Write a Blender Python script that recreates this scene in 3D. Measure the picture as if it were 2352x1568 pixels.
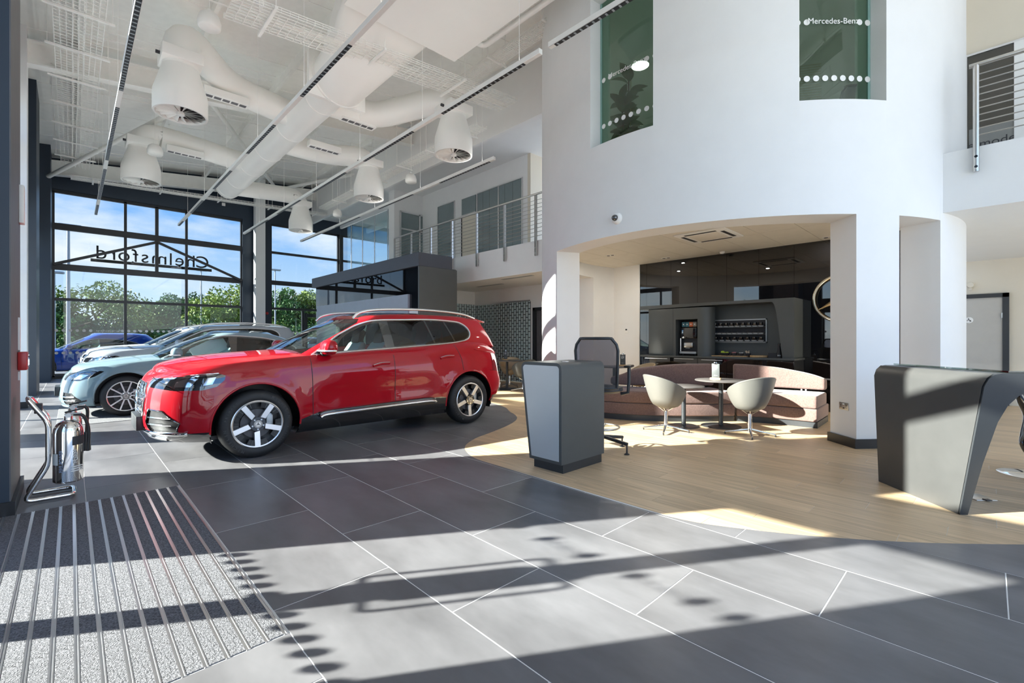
import bpy, bmesh, math, random
from mathutils import Vector, Matrix
from mathutils.bvhtree import BVHTree
from mathutils.geometry import delaunay_2d_cdt
random.seed(7)
S = bpy.context.scene
for o in list(bpy.data.objects): bpy.data.objects.remove(o)
C = S.collection
PI = math.pi; R = math.radians

# ------------------------------------------------------------- camera
CAMH, FPX, YHOR, TH = 1.276, 1053.0, 779.8, R(43.9)
cs, sn = math.cos(TH), math.sin(TH)
cam = bpy.data.cameras.new('camera'); camo = bpy.data.objects.new('camera', cam); C.objects.link(camo)
cam.sensor_width = 36.0; cam.lens = 36.0 * FPX / 2352.0
cam.shift_y = -(784.0 - YHOR) / 2352.0
cam.clip_start = 0.05; cam.clip_end = 600
camo.location = (0, 0, CAMH); camo.rotation_euler = (PI / 2, 0, -(PI / 2 - TH))
# forward is (sin TH, cos TH) in this room's X (towards the lounge) / Y (towards the far glazing)
camo.rotation_euler = (PI / 2, 0, -TH)
S.camera = camo

# ------------------------------------------------------------- world, sun, exposure
W = bpy.data.worlds.new('world'); S.world = W; W.use_nodes = True
nt = W.node_tree; nt.nodes.clear()
def nn(t, k, **kw):
    n = t.nodes.new(k)
    for a, b in kw.items(): setattr(n, a, b)
    return n
wo = nn(nt, 'ShaderNodeOutputWorld'); wb = nn(nt, 'ShaderNodeBackground')
tc = nn(nt, 'ShaderNodeTexCoord'); sp = nn(nt, 'ShaderNodeSeparateXYZ')
nt.links.new(tc.outputs['Generated'], sp.inputs[0])
rp = nn(nt, 'ShaderNodeValToRGB')
for i, (p, c) in enumerate([(0.0, (.80, .86, .92)), (.06, (.66, .82, .98)), (.22, (.25, .52, .98)), (.45, (.18, .42, .92)), (1.0, (.12, .32, .80))]):
    e = rp.color_ramp.elements[i] if i < 2 else rp.color_ramp.elements.new(p)
    e.position = p; e.color = (*c, 1)
nt.links.new(sp.outputs['Z'], rp.inputs[0])
mp = nn(nt, 'ShaderNodeMapping'); mp.inputs['Scale'].default_value = (1.6, 1.6, 5.0)
nt.links.new(tc.outputs['Generated'], mp.inputs[0])
nz = nn(nt, 'ShaderNodeTexNoise'); nz.inputs['Scale'].default_value = 2.1; nz.inputs['Detail'].default_value = 7; nz.inputs['Roughness'].default_value = .58
nt.links.new(mp.outputs[0], nz.inputs['Vector'])
cr = nn(nt, 'ShaderNodeValToRGB'); cr.color_ramp.elements[0].position = .47; cr.color_ramp.elements[1].position = .70
nt.links.new(nz.outputs['Fac'], cr.inputs[0])
mx = nn(nt, 'ShaderNodeMixRGB'); mx.inputs[2].default_value = (1.0, 1.0, 1.0, 1)
nt.links.new(cr.outputs[0], mx.inputs[0]); nt.links.new(rp.outputs[0], mx.inputs[1]); nt.links.new(mx.outputs[0], wb.inputs[0])
wb.inputs[1].default_value = 1.5
nt.links.new(wb.outputs[0], wo.inputs[0])
for (x_, y0_, y1_) in ((.54, 2.0, 18.5), (2.55, 2.0, 18.4), (4.42, 4.05, 18.3), (6.33, 7.1, 18.2)):   # fill lamps added above the linear pendants to brighten the room
    ul_ = bpy.data.lights.new('added_fill_uplight', 'AREA'); ul_.shape = 'RECTANGLE'; ul_.size = .05; ul_.size_y = y1_ - y0_; ul_.energy = 9; ul_.color = (1, .97, .93)
    ulo = bpy.data.objects.new('added_fill_uplight', ul_); C.objects.link(ulo); ulo.location = (x_, (y0_ + y1_) / 2, 5.085); ulo.rotation_euler = (PI, 0, 0)
sun = bpy.data.lights.new('sun', 'SUN'); suno = bpy.data.objects.new('sun', sun); C.objects.link(suno)
sun.energy = 18.0; sun.angle = R(.6); sun.color = (1.0, .965, .91)
SD = Vector((.85, -.527, -1.0 / 2.40)).normalized()
suno.rotation_euler = SD.to_track_quat('-Z', 'Y').to_euler(); suno.location = (-20, 15, 20)
S.view_settings.view_transform = 'Standard'; S.view_settings.look = 'None'
S.view_settings.exposure = 1.02; S.view_settings.gamma = 1.0; S.view_settings.use_curve_mapping = False
cy = S.cycles
cy.use_denoising = True; cy.max_bounces = 12; cy.diffuse_bounces = 8; cy.glossy_bounces = 5; cy.transmission_bounces = 6
cy.transparent_max_bounces = 24; cy.sample_clamp_indirect = 6.0; cy.caustics_reflective = False; cy.caustics_refractive = False

# ------------------------------------------------------------- photo pixel -> place (depth always from a floor, wall or known plane)
def ray(px, py):
    xd = (px - 1176) / FPX
    return Vector((xd * cs + sn, -xd * sn + cs, -(py - YHOR) / FPX))
ORG = Vector((0, 0, CAMH))
def onZ(px, py, z=0.0):
    r = ray(px, py); return r * ((z - CAMH) / r.z) + ORG
def onX(px, py, x):
    r = ray(px, py); return r * (x / r.x) + ORG
def onY(px, py, y):
    r = ray(px, py); return r * (y / r.y) + ORG

# ------------------------------------------------------------- objects
def tag(o, label=None, cat=None, group=None, kind=None):
    if label: o['label'] = label
    if cat: o['category'] = cat
    if group: o['group'] = group
    if kind: o['kind'] = kind
    return o
def thing(name, label, cat, loc=(0, 0, 0), rz=0.0, group=None, kind=None):
    o = bpy.data.objects.new(name, None); C.objects.link(o); o.empty_display_size = .1
    o.location = loc; o.rotation_euler = (0, 0, rz)
    return tag(o, label, cat, group, kind)
def copy_tree(o, parent=None):
    c = o.copy(); C.objects.link(c); c.parent = parent
    for ch in list(o.children): copy_tree(ch, c)
    return c
def link(name, me, parent=None, loc=None, rot=None):
    o = bpy.data.objects.new(name, me); C.objects.link(o)
    if parent: o.parent = parent
    if loc is not None: o.location = loc
    if rot is not None: o.rotation_euler = rot
    return o

class MB:
    """collects shapes; build() links them as one mesh object"""
    def __init__(s): s.v = []; s.f = []
    def add(s, vs, fs):
        n = len(s.v); s.v += [tuple(v) for v in vs]; s.f += [tuple(i + n for i in f) for f in fs]; return s
    def box(s, x0, x1, y0, y1, z0, z1):
        v = [(x, y, z) for z in (z0, z1) for y in (y0, y1) for x in (x0, x1)]
        return s.add(v, [(0, 2, 3, 1), (4, 5, 7, 6), (0, 1, 5, 4), (2, 6, 7, 3), (0, 4, 6, 2), (1, 3, 7, 5)])
    def boxc(s, c, d):
        return s.box(c[0] - d[0] / 2, c[0] + d[0] / 2, c[1] - d[1] / 2, c[1] + d[1] / 2, c[2] - d[2] / 2, c[2] + d[2] / 2)
    def beam(s, p, q, w, h, up=(0, 0, 1)):
        p, q = Vector(p), Vector(q); d = (q - p).normalized(); up = Vector(up)
        a = d.cross(up)
        if a.length < 1e-6: a = d.cross(Vector((1, 0, 0)))
        a.normalize(); b = a.cross(d).normalized()
        v = [e + a * i * w / 2 + b * j * h / 2 for e in (p, q) for i, j in ((-1, -1), (1, -1), (1, 1), (-1, 1))]
        return s.add(v, [(0, 1, 2, 3), (7, 6, 5, 4), (0, 4, 5, 1), (1, 5, 6, 2), (2, 6, 7, 3), (3, 7, 4, 0)])
    def prism(s, poly, a, b, axis='z'):
        """poly in the two other axes (order x,y,z without axis), extruded from a to b"""
        n = len(poly)
        def P(p, t):
            return {'z': (p[0], p[1], t), 'y': (p[0], t, p[1]), 'x': (t, p[0], p[1])}[axis]
        v = [P(p, a) for p in poly] + [P(p, b) for p in poly]
        f = [tuple(range(n - 1, -1, -1)), tuple(range(n, 2 * n))] + [(i, (i + 1) % n, n + (i + 1) % n, n + i) for i in range(n)]
        return s.add(v, f)
    def lathe(s, prof, n=24, c=(0, 0, 0), axis='z', a0=0, a1=2 * PI):
        full = abs(a1 - a0 - 2 * PI) < 1e-6; m = n if full else n + 1
        v = []
        for i in range(m):
            t = a0 + (a1 - a0) * i / n
            for r, h in prof:
                x, y = r * math.cos(t), r * math.sin(t)
                p = {'z': (x, y, h), 'y': (x, h, y), 'x': (h, x, y)}[axis]
                v.append((p[0] + c[0], p[1] + c[1], p[2] + c[2]))
        k = len(prof); f = []
        for i in range(n):
            j = (i + 1) % m
            for q in range(k - 1): f.append((i * k + q, j * k + q, j * k + q + 1, i * k + q + 1))
        return s.add(v, f)
    def cyl(s, p, q, r, n=12, r2=None, cap=True):
        return s.tube([p, q], r if r2 is None else [r, r2], n, cap=cap)
    def tube(s, path, r, n=8, closed=False, cap=True, flat=None, up=None):
        path = [Vector(p) for p in path]; m = len(path)
        rr = r if isinstance(r, (list, tuple)) else [r] * m
        v = []; prev = None
        for i, p in enumerate(path):
            if closed: d = path[(i + 1) % m] - path[i - 1]
            else: d = path[min(i + 1, m - 1)] - path[max(i - 1, 0)]
            if d.length < 1e-9: d = Vector((0, 0, 1))
            d.normalize()
            if prev is None or up is not None:
                u = Vector(up) if up is not None else (Vector((0, 0, 1)) if abs(d.z) < .9 else Vector((1, 0, 0)))
                a = d.cross(u).normalized()
            else:
                a = (prev - d * prev.dot(d)).normalized()
            prev = a; b = d.cross(a).normalized()
            for k in range(n):
                t = 2 * PI * k / n
                ca, sb = math.cos(t) * rr[i], math.sin(t) * rr[i]
                if flat: sb *= flat
                v.append(p + a * ca + b * sb)
        f = []
        for i in range(m if closed else m - 1):
            j = (i + 1) % m
            for k in range(n): f.append((i * n + k, i * n + (k + 1) % n, j * n + (k + 1) % n, j * n + k))
        if cap and not closed: f += [tuple(range(n - 1, -1, -1)), tuple((m - 1) * n + k for k in range(n))]
        return s.add(v, f)
    def arcwall(s, c, r0, r1, a0, a1, z0, z1, n=24):
        v = []
        for i in range(n + 1):
            t = a0 + (a1 - a0) * i / n
            for r in (r0, r1):
                for z in (z0, z1): v.append((c[0] + r * math.cos(t), c[1] + r * math.sin(t), z))
        f = [(0, 1, 3, 2), (4 * n, 4 * n + 2, 4 * n + 3, 4 * n + 1)]
        for i in range(n):
            a, b = 4 * i, 4 * i + 4
            f += [(a, b, b + 1, a + 1), (a + 2, a + 3, b + 3, b + 2), (a + 1, b + 1, b + 3, a + 3), (a, a + 2, b + 2, b)]
        return s.add(v, f)
    def xform(s, M, start=0):
        s.v[start:] = [tuple(M @ Vector(v)) for v in s.v[start:]]; return s
    def mesh(s, name, m=None, smooth=None, bevel=0, seg=2):
        bm = bmesh.new()
        vs = [bm.verts.new(v) for v in s.v]
        for f in s.f:
            try: bm.faces.new([vs[i] for i in f])
            except ValueError: pass
        if not bevel and smooth: bmesh.ops.remove_doubles(bm, verts=bm.verts, dist=1e-5)
        bmesh.ops.recalc_face_normals(bm, faces=bm.faces)
        if bevel:
            bmesh.ops.remove_doubles(bm, verts=bm.verts, dist=1e-5)
            es = [e for e in bm.edges if len(e.link_faces) == 2 and e.calc_face_angle(0) > .5]
            bmesh.ops.bevel(bm, geom=es, offset=bevel, segments=seg, profile=.5, affect='EDGES', clamp_overlap=True)
            smooth = smooth or 40
        if smooth:
            lim = R(smooth)
            for f in bm.faces: f.smooth = True
            for e in bm.edges: e.smooth = len(e.link_faces) == 2 and e.calc_face_angle(9) < lim
        me = bpy.data.meshes.new(name); bm.to_mesh(me); bm.free()
        if m: me.materials.append(m)
        return me
    def build(s, name, m, parent=None, smooth=None, bevel=0, seg=2, loc=None, rot=None):
        return link(name, s.mesh(name, m, smooth, bevel, seg), parent, loc, rot)

def arc(c, r, a0, a1, n, plane='xy', z=0):
    out = []
    for i in range(n + 1):
        t = a0 + (a1 - a0) * i / n; x, y = c[0] + r * math.cos(t), c[1] + r * math.sin(t)
        out.append({'xy': (x, y, z), 'xz': (x, z, y), 'yz': (z, x, y), '2': (x, y)}[plane])
    return out
def rrect(x0, x1, y0, y1, r, n=5):
    """rounded rectangle; r a number or four radii (bottom left, bottom right, top right, top left)"""
    rs = r if isinstance(r, (list, tuple)) else [r] * 4
    out = []
    for (cx, cy, a, q) in ((x0, y0, PI, rs[0]), (x1, y0, 1.5 * PI, rs[1]), (x1, y1, 0, rs[2]), (x0, y1, .5 * PI, rs[3])):
        if q <= 0: out.append((cx, cy)); continue
        ccx = cx + (q if cx == x0 else -q); ccy = cy + (q if cy == y0 else -q)
        out += [(ccx + q * math.cos(a + .5 * PI * i / n), ccy + q * math.sin(a + .5 * PI * i / n)) for i in range(n + 1)]
    return out
def spline(pts, n):
    """Catmull-Rom through pts, n samples a span"""
    P = [Vector(p) for p in pts]; P = [P[0] * 2 - P[1]] + P + [P[-1] * 2 - P[-2]]; out = []
    for i in range(1, len(P) - 2):
        for k in range(n):
            t = k / n; a, b, c_, d = P[i - 1], P[i], P[i + 1], P[i + 2]
            out.append(.5 * ((2 * b) + (c_ - a) * t + (2 * a - 5 * b + 4 * c_ - d) * t * t + (3 * b - a - 3 * c_ + d) * t ** 3))
    return out + [P[-2]]
def interp(tab):
    """smooth (monotone cubic) table lookup"""
    xs = [p[0] for p in tab]; ys = [p[1] for p in tab]; n = len(xs)
    d = [(ys[i + 1] - ys[i]) / (xs[i + 1] - xs[i]) for i in range(n - 1)]
    m = [d[0]] + [0 if d[i - 1] * d[i] <= 0 else 2 * d[i - 1] * d[i] / (d[i - 1] + d[i]) for i in range(1, n - 1)] + [d[-1]]
    def f(x):
        if x <= xs[0]: return ys[0]
        if x >= xs[-1]: return ys[-1]
        i = 0
        while x > xs[i + 1]: i += 1
        h = xs[i + 1] - xs[i]; t = (x - xs[i]) / h
        return (2*t**3-3*t*t+1)*ys[i] + (t**3-2*t*t+t)*h*m[i] + (-2*t**3+3*t*t)*ys[i+1] + (t**3-t*t)*h*m[i+1]
    return f
def sstep(a, b, x):
    t = max(0, min(1, (x - a) / (b - a))); return t * t * (3 - 2 * t)
FONTS = {}
def text_mesh(name, s, size, m, depth=.004, align='CENTER', bold=0.0):
    cu = bpy.data.curves.new(name, 'FONT'); cu.body = s; cu.size = size; cu.extrude = depth; cu.align_x = align; cu.offset = bold
    o = bpy.data.objects.new(name, cu); C.objects.link(o)
    dg = bpy.context.evaluated_depsgraph_get()
    me = bpy.data.meshes.new_from_object(o.evaluated_get(dg)); me.name = name
    bpy.data.objects.remove(o)
    me.materials.clear(); me.materials.append(m)
    return me

# ------------------------------------------------------------- materials
def mat(name, col, rough=.5, metal=0.0, spec=.5, coat=0.0, noise=None, bump=None, rnd=0.0, sheen=0.0, emit=None, aniso=0):
    """noise=(scale, amount, stretch xyz) varies the colour, bump=(scale, strength), rnd varies by object"""
    m = bpy.data.materials.new(name); m.use_nodes = True; t = m.node_tree; b = t.nodes['Principled BSDF']
    b.inputs['Base Color'].default_value = (*col, 1); b.inputs['Roughness'].default_value = rough; b.inputs['Metallic'].default_value = metal
    b.inputs['Specular IOR Level'].default_value = spec; b.inputs['Coat Weight'].default_value = coat; b.inputs['Coat Roughness'].default_value = .03
    if sheen: b.inputs['Sheen Weight'].default_value = sheen
    if emit: b.inputs['Emission Color'].default_value = (*col, 1); b.inputs['Emission Strength'].default_value = emit
    tco = nn(t, 'ShaderNodeTexCoord'); oi = nn(t, 'ShaderNodeObjectInfo')
    if noise is None and not metal: noise = (6.0, .03, (1, 1, 1))
    if noise:
        sc, am, st = noise
        ad = nn(t, 'ShaderNodeVectorMath'); ad.operation = 'ADD'
        cb = nn(t, 'ShaderNodeCombineXYZ'); mu = nn(t, 'ShaderNodeMath'); mu.operation = 'MULTIPLY'; mu.inputs[1].default_value = 37.0 if rnd else 0.0
        t.links.new(oi.outputs['Random'], mu.inputs[0])
        for k in range(3): t.links.new(mu.outputs[0], cb.inputs[k])
        t.links.new(tco.outputs['Object'], ad.inputs[0]); t.links.new(cb.outputs[0], ad.inputs[1])
        mpp = nn(t, 'ShaderNodeMapping'); mpp.inputs['Scale'].default_value = st
        nz = nn(t, 'ShaderNodeTexNoise'); nz.inputs['Scale'].default_value = sc; nz.inputs['Detail'].default_value = 5; nz.inputs['Roughness'].default_value = .6
        t.links.new(ad.outputs[0], mpp.inputs[0]); t.links.new(mpp.outputs[0], nz.inputs['Vector'])
        mr = nn(t, 'ShaderNodeMapRange'); mr.inputs['From Min'].default_value = .3; mr.inputs['From Max'].default_value = .7
        mr.inputs['To Min'].default_value = 1 - am; mr.inputs['To Max'].default_value = 1 + am
        t.links.new(nz.outputs['Fac'], mr.inputs['Value'])
        last = mr.outputs[0]
        if rnd:
            m2 = nn(t, 'ShaderNodeMapRange'); m2.inputs['To Min'].default_value = 1 - rnd; m2.inputs['To Max'].default_value = 1 + rnd
            t.links.new(oi.outputs['Random'], m2.inputs['Value'])
            mm = nn(t, 'ShaderNodeMath'); mm.operation = 'MULTIPLY'; t.links.new(last, mm.inputs[0]); t.links.new(m2.outputs[0], mm.inputs[1]); last = mm.outputs[0]
        vm = nn(t, 'ShaderNodeVectorMath'); vm.operation = 'SCALE'; vm.inputs[0].default_value = col
        t.links.new(last, vm.inputs['Scale']); t.links.new(vm.outputs[0], b.inputs['Base Color'])
    if bump:
        nb = nn(t, 'ShaderNodeTexNoise'); nb.inputs['Scale'].default_value = bump[0]; nb.inputs['Detail'].default_value = 3
        bp = nn(t, 'ShaderNodeBump'); bp.inputs['Strength'].default_value = bump[1]; bp.inputs['Distance'].default_value = .01
        t.links.new(tco.outputs['Object'], nb.inputs['Vector']); t.links.new(nb.outputs['Fac'], bp.inputs['Height']); t.links.new(bp.outputs[0], b.inputs['Normal'])
    return m
def glass(name, tint=(1, 1, 1), refl=1.0, rough=0.0, ior=1.5, veil=0.0):
    """thin pane: clear tinted transmission with a Fresnel reflection"""
    m = bpy.data.materials.new(name); m.use_nodes = True; t = m.node_tree; t.nodes.clear()
    out = nn(t, 'ShaderNodeOutputMaterial'); mixn = nn(t, 'ShaderNodeMixShader'); tr = nn(t, 'ShaderNodeBsdfTransparent'); gl = nn(t, 'ShaderNodeBsdfGlossy')
    fr = nn(t, 'ShaderNodeFresnel'); ge = nn(t, 'ShaderNodeNewGeometry'); mi = nn(t, 'ShaderNodeMapRange')   # a thin pane reflects alike on both faces
    mi.inputs['To Min'].default_value = ior; mi.inputs['To Max'].default_value = 1 / ior; t.links.new(ge.outputs['Backfacing'], mi.inputs['Value']); t.links.new(mi.outputs[0], fr.inputs['IOR'])
    mu = nn(t, 'ShaderNodeMath'); mu.operation = 'MULTIPLY'; mu.inputs[1].default_value = refl; mu.use_clamp = True
    tr.inputs[0].default_value = (*tint, 1); gl.inputs['Roughness'].default_value = rough; gl.inputs[0].default_value = (1, 1, 1, 1)
    nz = nn(t, 'ShaderNodeTexNoise'); nz.inputs['Scale'].default_value = .7
    bp = nn(t, 'ShaderNodeBump'); bp.inputs['Strength'].default_value = .004; t.links.new(nz.outputs[0], bp.inputs['Height']); t.links.new(bp.outputs[0], gl.inputs['Normal'])
    t.links.new(fr.outputs[0], mu.inputs[0]); t.links.new(mu.outputs[0], mixn.inputs[0]); t.links.new(tr.outputs[0], mixn.inputs[1]); t.links.new(gl.outputs[0], mixn.inputs[2])
    last = mixn.outputs[0]
    if veil:
        df = nn(t, 'ShaderNodeBsdfDiffuse'); df.inputs[0].default_value = (.75, .85, .84, 1); m2 = nn(t, 'ShaderNodeMixShader'); m2.inputs[0].default_value = veil
        t.links.new(last, m2.inputs[1]); t.links.new(df.outputs[0], m2.inputs[2]); last = m2.outputs[0]
    t.links.new(last, out.inputs[0])
    return m
M = {}
M['white'] = mat('white_paint', (.80, .80, .79), .55, noise=(3, .015, (1, 1, 1)), bump=(60, .03))
M['cream'] = mat('cream_paint', (.70, .64, .53), .55, noise=(3, .015, (1, 1, 1)))
M['ceil'] = mat('ceiling_paint', (.86, .85, .81), .6)
M['steelwhite'] = mat('white_steel', (.86, .85, .81), .4)
M['duct'] = mat('duct_white', (.86, .85, .81), .38, noise=(1.2, .02, (1, 1, 1)))
M['navy'] = mat('navy_cladding', (.016, .030, .050), .45)
M['slate'] = mat('slate_trim', (.11, .105, .11), .5, noise=(14, .2, (3, 3, .3)))
M['frame'] = mat('dark_frame', (.022, .024, .028), .4)
M['tile'] = mat('grey_porcelain', (.155, .151, .157), .36, noise=(2.6, .30, (1, .4, 1)), rnd=.05, bump=(9, .02))
M['grout'] = mat('pale_grout', (.74, .73, .71), .8)
M['plank'] = mat('oak_plank', (.56, .405, .245), .42, noise=(5.0, .20, (6, .35, 1)), rnd=.12)
M['plankgrout'] = mat('plank_joint', (.60, .52, .40), .7)
M['alu'] = mat('aluminium', (.78, .78, .79), .32, 1.0)
M['chrome'] = mat('chrome', (.86, .86, .86), .06, 1.0)
M['brushed'] = mat('brushed_steel', (.60, .58, .55), .28, 1.0)
M['silverpanel'] = mat('silver_panel', (.56, .58, .59), .35, .3)
M['carpet'] = mat('mat_carpet', (.15, .148, .158), .95, noise=(120, .75, (1, 1, 1)), bump=(190, .9))
M['rug'] = mat('rug_grey', (.17, .17, .175), .95, noise=(90, .5, (1, 1, 1)), bump=(150, .7))
M['anthra'] = mat('anthracite_laminate', (.074, .080, .079), .42, noise=(3, .05, (1, 1, 1)))
M['anthra2'] = mat('anthracite_edge', (.030, .033, .036), .35)
M['black'] = mat('black_plastic', (.012, .012, .013), .4)
M['gloss'] = mat('black_gloss', (.006, .006, .007), .02, spec=1.0, coat=1.0)
M['rubber'] = mat('tyre_rubber', (.018, .018, .019), .6, bump=(80, .08))
M['red'] = mat('red_paint', (.40, .003, .012), .45, .0, .05, 1.0, noise=(2, .01, (1, 1, 1)))
M['ltblue'] = mat('pale_blue_paint', (.20, .285, .315), .4, .0, .05, 1.0, noise=(2, .01, (1, 1, 1)))
M['silver'] = mat('silver_paint', (.36, .38, .40), .4, .2, .05, 1.0, noise=(2, .01, (1, 1, 1)))
M['white_car'] = mat('white_metal_paint', (.55, .57, .60), .4, .0, .05, 1.0, noise=(2, .01, (1, 1, 1)))
M['bluecar'] = mat('blue_paint', (.02, .10, .52), .4, .0, .05, 1.0, noise=(2, .01, (1, 1, 1)))
M['carglass'] = glass('car_glass', (.74, .84, .81), 1.0)
M['darkglass'] = glass('privacy_glass', (.07, .075, .08), 1.3)
M['pane'] = glass('clear_pane', (.93, .96, .95), .8)
M['office'] = glass('office_glass', (.46, .56, .55), 2.2)
M['mirror_glass'] = glass('partition_glass', (.40, .50, .52), 5.0)
M['tabletop_glass'] = glass('glass_top', (.55, .62, .60), 1.6)
M['fabric'] = mat('mauve_fabric', (.175, .108, .092), .9, noise=(60, .25, (1, 1, 1)), bump=(260, .25), sheen=.2)
M['mesh'] = glass('chair_mesh', (.50, .50, .55), .3, .6, veil=.03)
M['leather'] = mat('taupe_leather', (.12, .117, .105), .45, bump=(120, .05))
M['tan'] = mat('tan_leather', (.42, .32, .20), .5)
M['seat'] = mat('seat_leather', (.30, .40, .40), .45)
M['wood'] = mat('light_wood', (.55, .36, .18), .5, noise=(8, .2, (1, 8, 1)))
M['red_plastic'] = mat('red_plastic', (.42, .02, .02), .35)
M['green'] = mat('leaf_green', (.075, .17, .05), .4, rnd=.2)
M['paper'] = mat('white_print', (.82, .82, .80), .6)
M['ink'] = mat('dark_print', (.03, .03, .035), .6)
M['lamp'] = mat('lit_diffuser', (1.0, .96, .88), .5, emit=5.0)
M['screen'] = mat('screen_glow', (.35, .45, .60), .2, emit=.8)
M['asphalt'] = mat('asphalt', (.20, .20, .20), .9, noise=(.6, .12, (1, 1, 1)))
M['bark'] = mat('bark', (.12, .09, .06), .9)
M['galv'] = mat('galvanised_post', (.42, .45, .47), .45, .6)
def leafmat(name, col):
    m = mat(name, col, .6, noise=(1.2, .35, (1, 1, 1)))
    return m
# ============================================================= the shell
def RZ(x): return 7.2 + .11 * x                       # underside of the mono-pitch roof
DC = Vector((8.882, 3.562)); DR = 3.351; DT = .42      # the round drum
def drum_ang(px, far=False):
    r = ray(px, 780); d = Vector((r.x, r.y)); a = d.dot(d); b = -2 * d.dot(DC); c_ = DC.dot(DC) - DR * DR
    q = max(0.0, b * b - 4 * a * c_); t = (-b + (1 if far else -1) * math.sqrt(q)) / (2 * a)
    p = d * t - DC; return math.atan2(p.y, p.x), t
def st(o): o['kind'] = 'structure'; return o

# ---- floor: slab with individual tiles and planks
WB = [(8.2, -4.2), (7.0, -3.0), (6.0, -1.95), (5.2, -1.12), (4.62, -.5), (4.281, -.154), (4.001, .133), (3.829, .324), (3.671, .52), (3.525, .723), (3.389, .937),
      (3.263, 1.165), (3.152, 1.415), (3.103, 1.72), (3.098, 2.097), (3.101, 2.546), (3.115, 3.103), (3.120, 3.47), (3.14, 3.836), (3.269, 4.161),
      (3.46, 4.40), (3.806, 4.617), (4.191, 4.754), (4.745, 4.987), (5.16, 5.25), (5.43, 5.56), (5.62, 5.90), (5.908, 6.329), (6.125, 6.948), (6.4, 7.8), (6.9, 9.0), (7.5, 11), (7.8, 12.5)]
WBs = [(p.x, p.y) for p in spline([(a, b, 0) for a, b in WB], 3)]
WOOD = WBs + [(7.8, 15.0), (14, 15.0), (14, -4.2)]
def inpoly(p, poly):
    x, y = p; c_ = False; j = len(poly) - 1
    for i in range(len(poly)):
        xi, yi = poly[i]; xj, yj = poly[j]
        if (yi > y) != (yj > y) and x < (xj - xi) * (y - yi) / (yj - yi) + xi: c_ = not c_
        j = i
    return c_
def clip_piece(rect, poly, keep_inside, z0, z1, org):
    """a slab of the rectangle's part inside (or outside) the outline; None when nothing is left"""
    x0, x1, y0, y1 = rect
    pts = [(x0, y0), (x1, y0), (x1, y1), (x0, y1)]
    ins = [inpoly(p, poly) for p in pts]
    near = [i for i in range(len(poly)) if x0 - .6 < poly[i][0] < x1 + .6 and y0 - .6 < poly[i][1] < y1 + .6]
    if not near:
        return 'full' if ins[0] == keep_inside else None
    vs = [Vector(p) for p in pts]; es = [(0, 1), (1, 2), (2, 3), (3, 0)]
    for i in near:
        j = (i + 1) % len(poly); k = len(vs); vs += [Vector(poly[i]), Vector(poly[j])]; es.append((k, k + 1))
    V, E_, F_, *_ = delaunay_2d_cdt(vs, es, [], 0, 1e-5)
    tris = []
    for f in F_:
        c_ = sum((V[i] for i in f), Vector((0, 0))) / len(f)
        if x0 < c_.x < x1 and y0 < c_.y < y1 and inpoly(c_, poly) == keep_inside: tris.append(f)
    if not tris: return None
    area = sum(abs((V[f[1]] - V[f[0]]).cross(V[f[2]] - V[f[0]])) / 2 for f in tris)
    if area < .002: return None
    if area > (x1 - x0) * (y1 - y0) * .9999: return 'full'
    bm = bmesh.new(); cache = {}
    def gv(i):
        if i not in cache: cache[i] = bm.verts.new((V[i].x - org[0], V[i].y - org[1], z1))
        return cache[i]
    fs = [bm.faces.new([gv(i) for i in f]) for f in tris]
    bmesh.ops.recalc_face_normals(bm, faces=fs)
    for f in fs:
        if f.normal.z < 0: f.normal_flip()
    be = [e for e in bm.edges if len(e.link_faces) == 1]
    r = bmesh.ops.extrude_edge_only(bm, edges=be)
    for g in r['geom']:
        if isinstance(g, bmesh.types.BMVert): g.co.z = z0
    me = bpy.data.meshes.new('piece'); bm.to_mesh(me); bm.free(); return me
def seen(x, y, m=350):
    xx, zz = x * cs - y * sn, x * sn + y * cs
    if zz < .7: return False
    px = 1176 + FPX * xx / zz; return -m < px < 2352 + m

slab = st(MB().box(-1.2, 14.2, -8, 21.3, -.25, -.012).build('floor', M['grout']))
slab['label'] = 'showroom floor of grey porcelain tiles and oak planks'
sheet = st(MB().prism(WOOD, -.012, -.0022, 'z').build('joint', M['plankgrout'], slab))
tsheet = MB().box(-1.1, 8.3, -4, 21.1, -.012, -.0012).build('joint', M['grout'], slab)
tile_me = MB().box(-.2974, .2974, -.5974, .5974, -.012, 0).mesh('tile', M['tile'], bevel=.0012, seg=1)
MATX0, MATX1, MATY0, MATY1 = -1.0, .672, 2.112, 4.912
tiles = []; restb = MB()
for i in range(-3, 12):
    x0 = .687 + .6 * i; off = 4.735 if i % 2 == 0 else 4.143
    for k in range(-7, 16):
        y0 = off + 1.2 * k
        if y0 > 21.0 or y0 < -4.2: continue
        r = (x0 + .0026, x0 + .5974, y0 + .0026, y0 + 1.1974); c0 = ((r[0] + r[1]) / 2, (r[2] + r[3]) / 2)
        rects = [r]
        if r[0] < MATX1 - .05 and r[2] < MATY1 and r[3] > MATY0:      # the mat well interrupts the tiling
            rects = []
            if r[3] > MATY1 + .02: rects.append((r[0], r[1], MATY1 + .004, r[3]))
            if r[2] < MATY0 - .02: rects.append((r[0], r[1], r[2], MATY0 - .004))
        for q in rects:
            cc = ((q[0] + q[1]) / 2, (q[2] + q[3]) / 2)
            me = clip_piece(q, WOOD, False, -.012, 0, cc)
            if me is None: continue
            if me == 'full':
                if q is r: me = tile_me
                else: me = MB().box(q[0] - cc[0], q[1] - cc[0], q[2] - cc[1], q[3] - cc[1], -.012, 0).mesh('tile', M['tile'])
            else: me.materials.append(M['tile'])
            d = cc[0] * sn + cc[1] * cs
            tiles.append((d if seen(*cc) else 1e3 + abs(d), me, cc))
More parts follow.
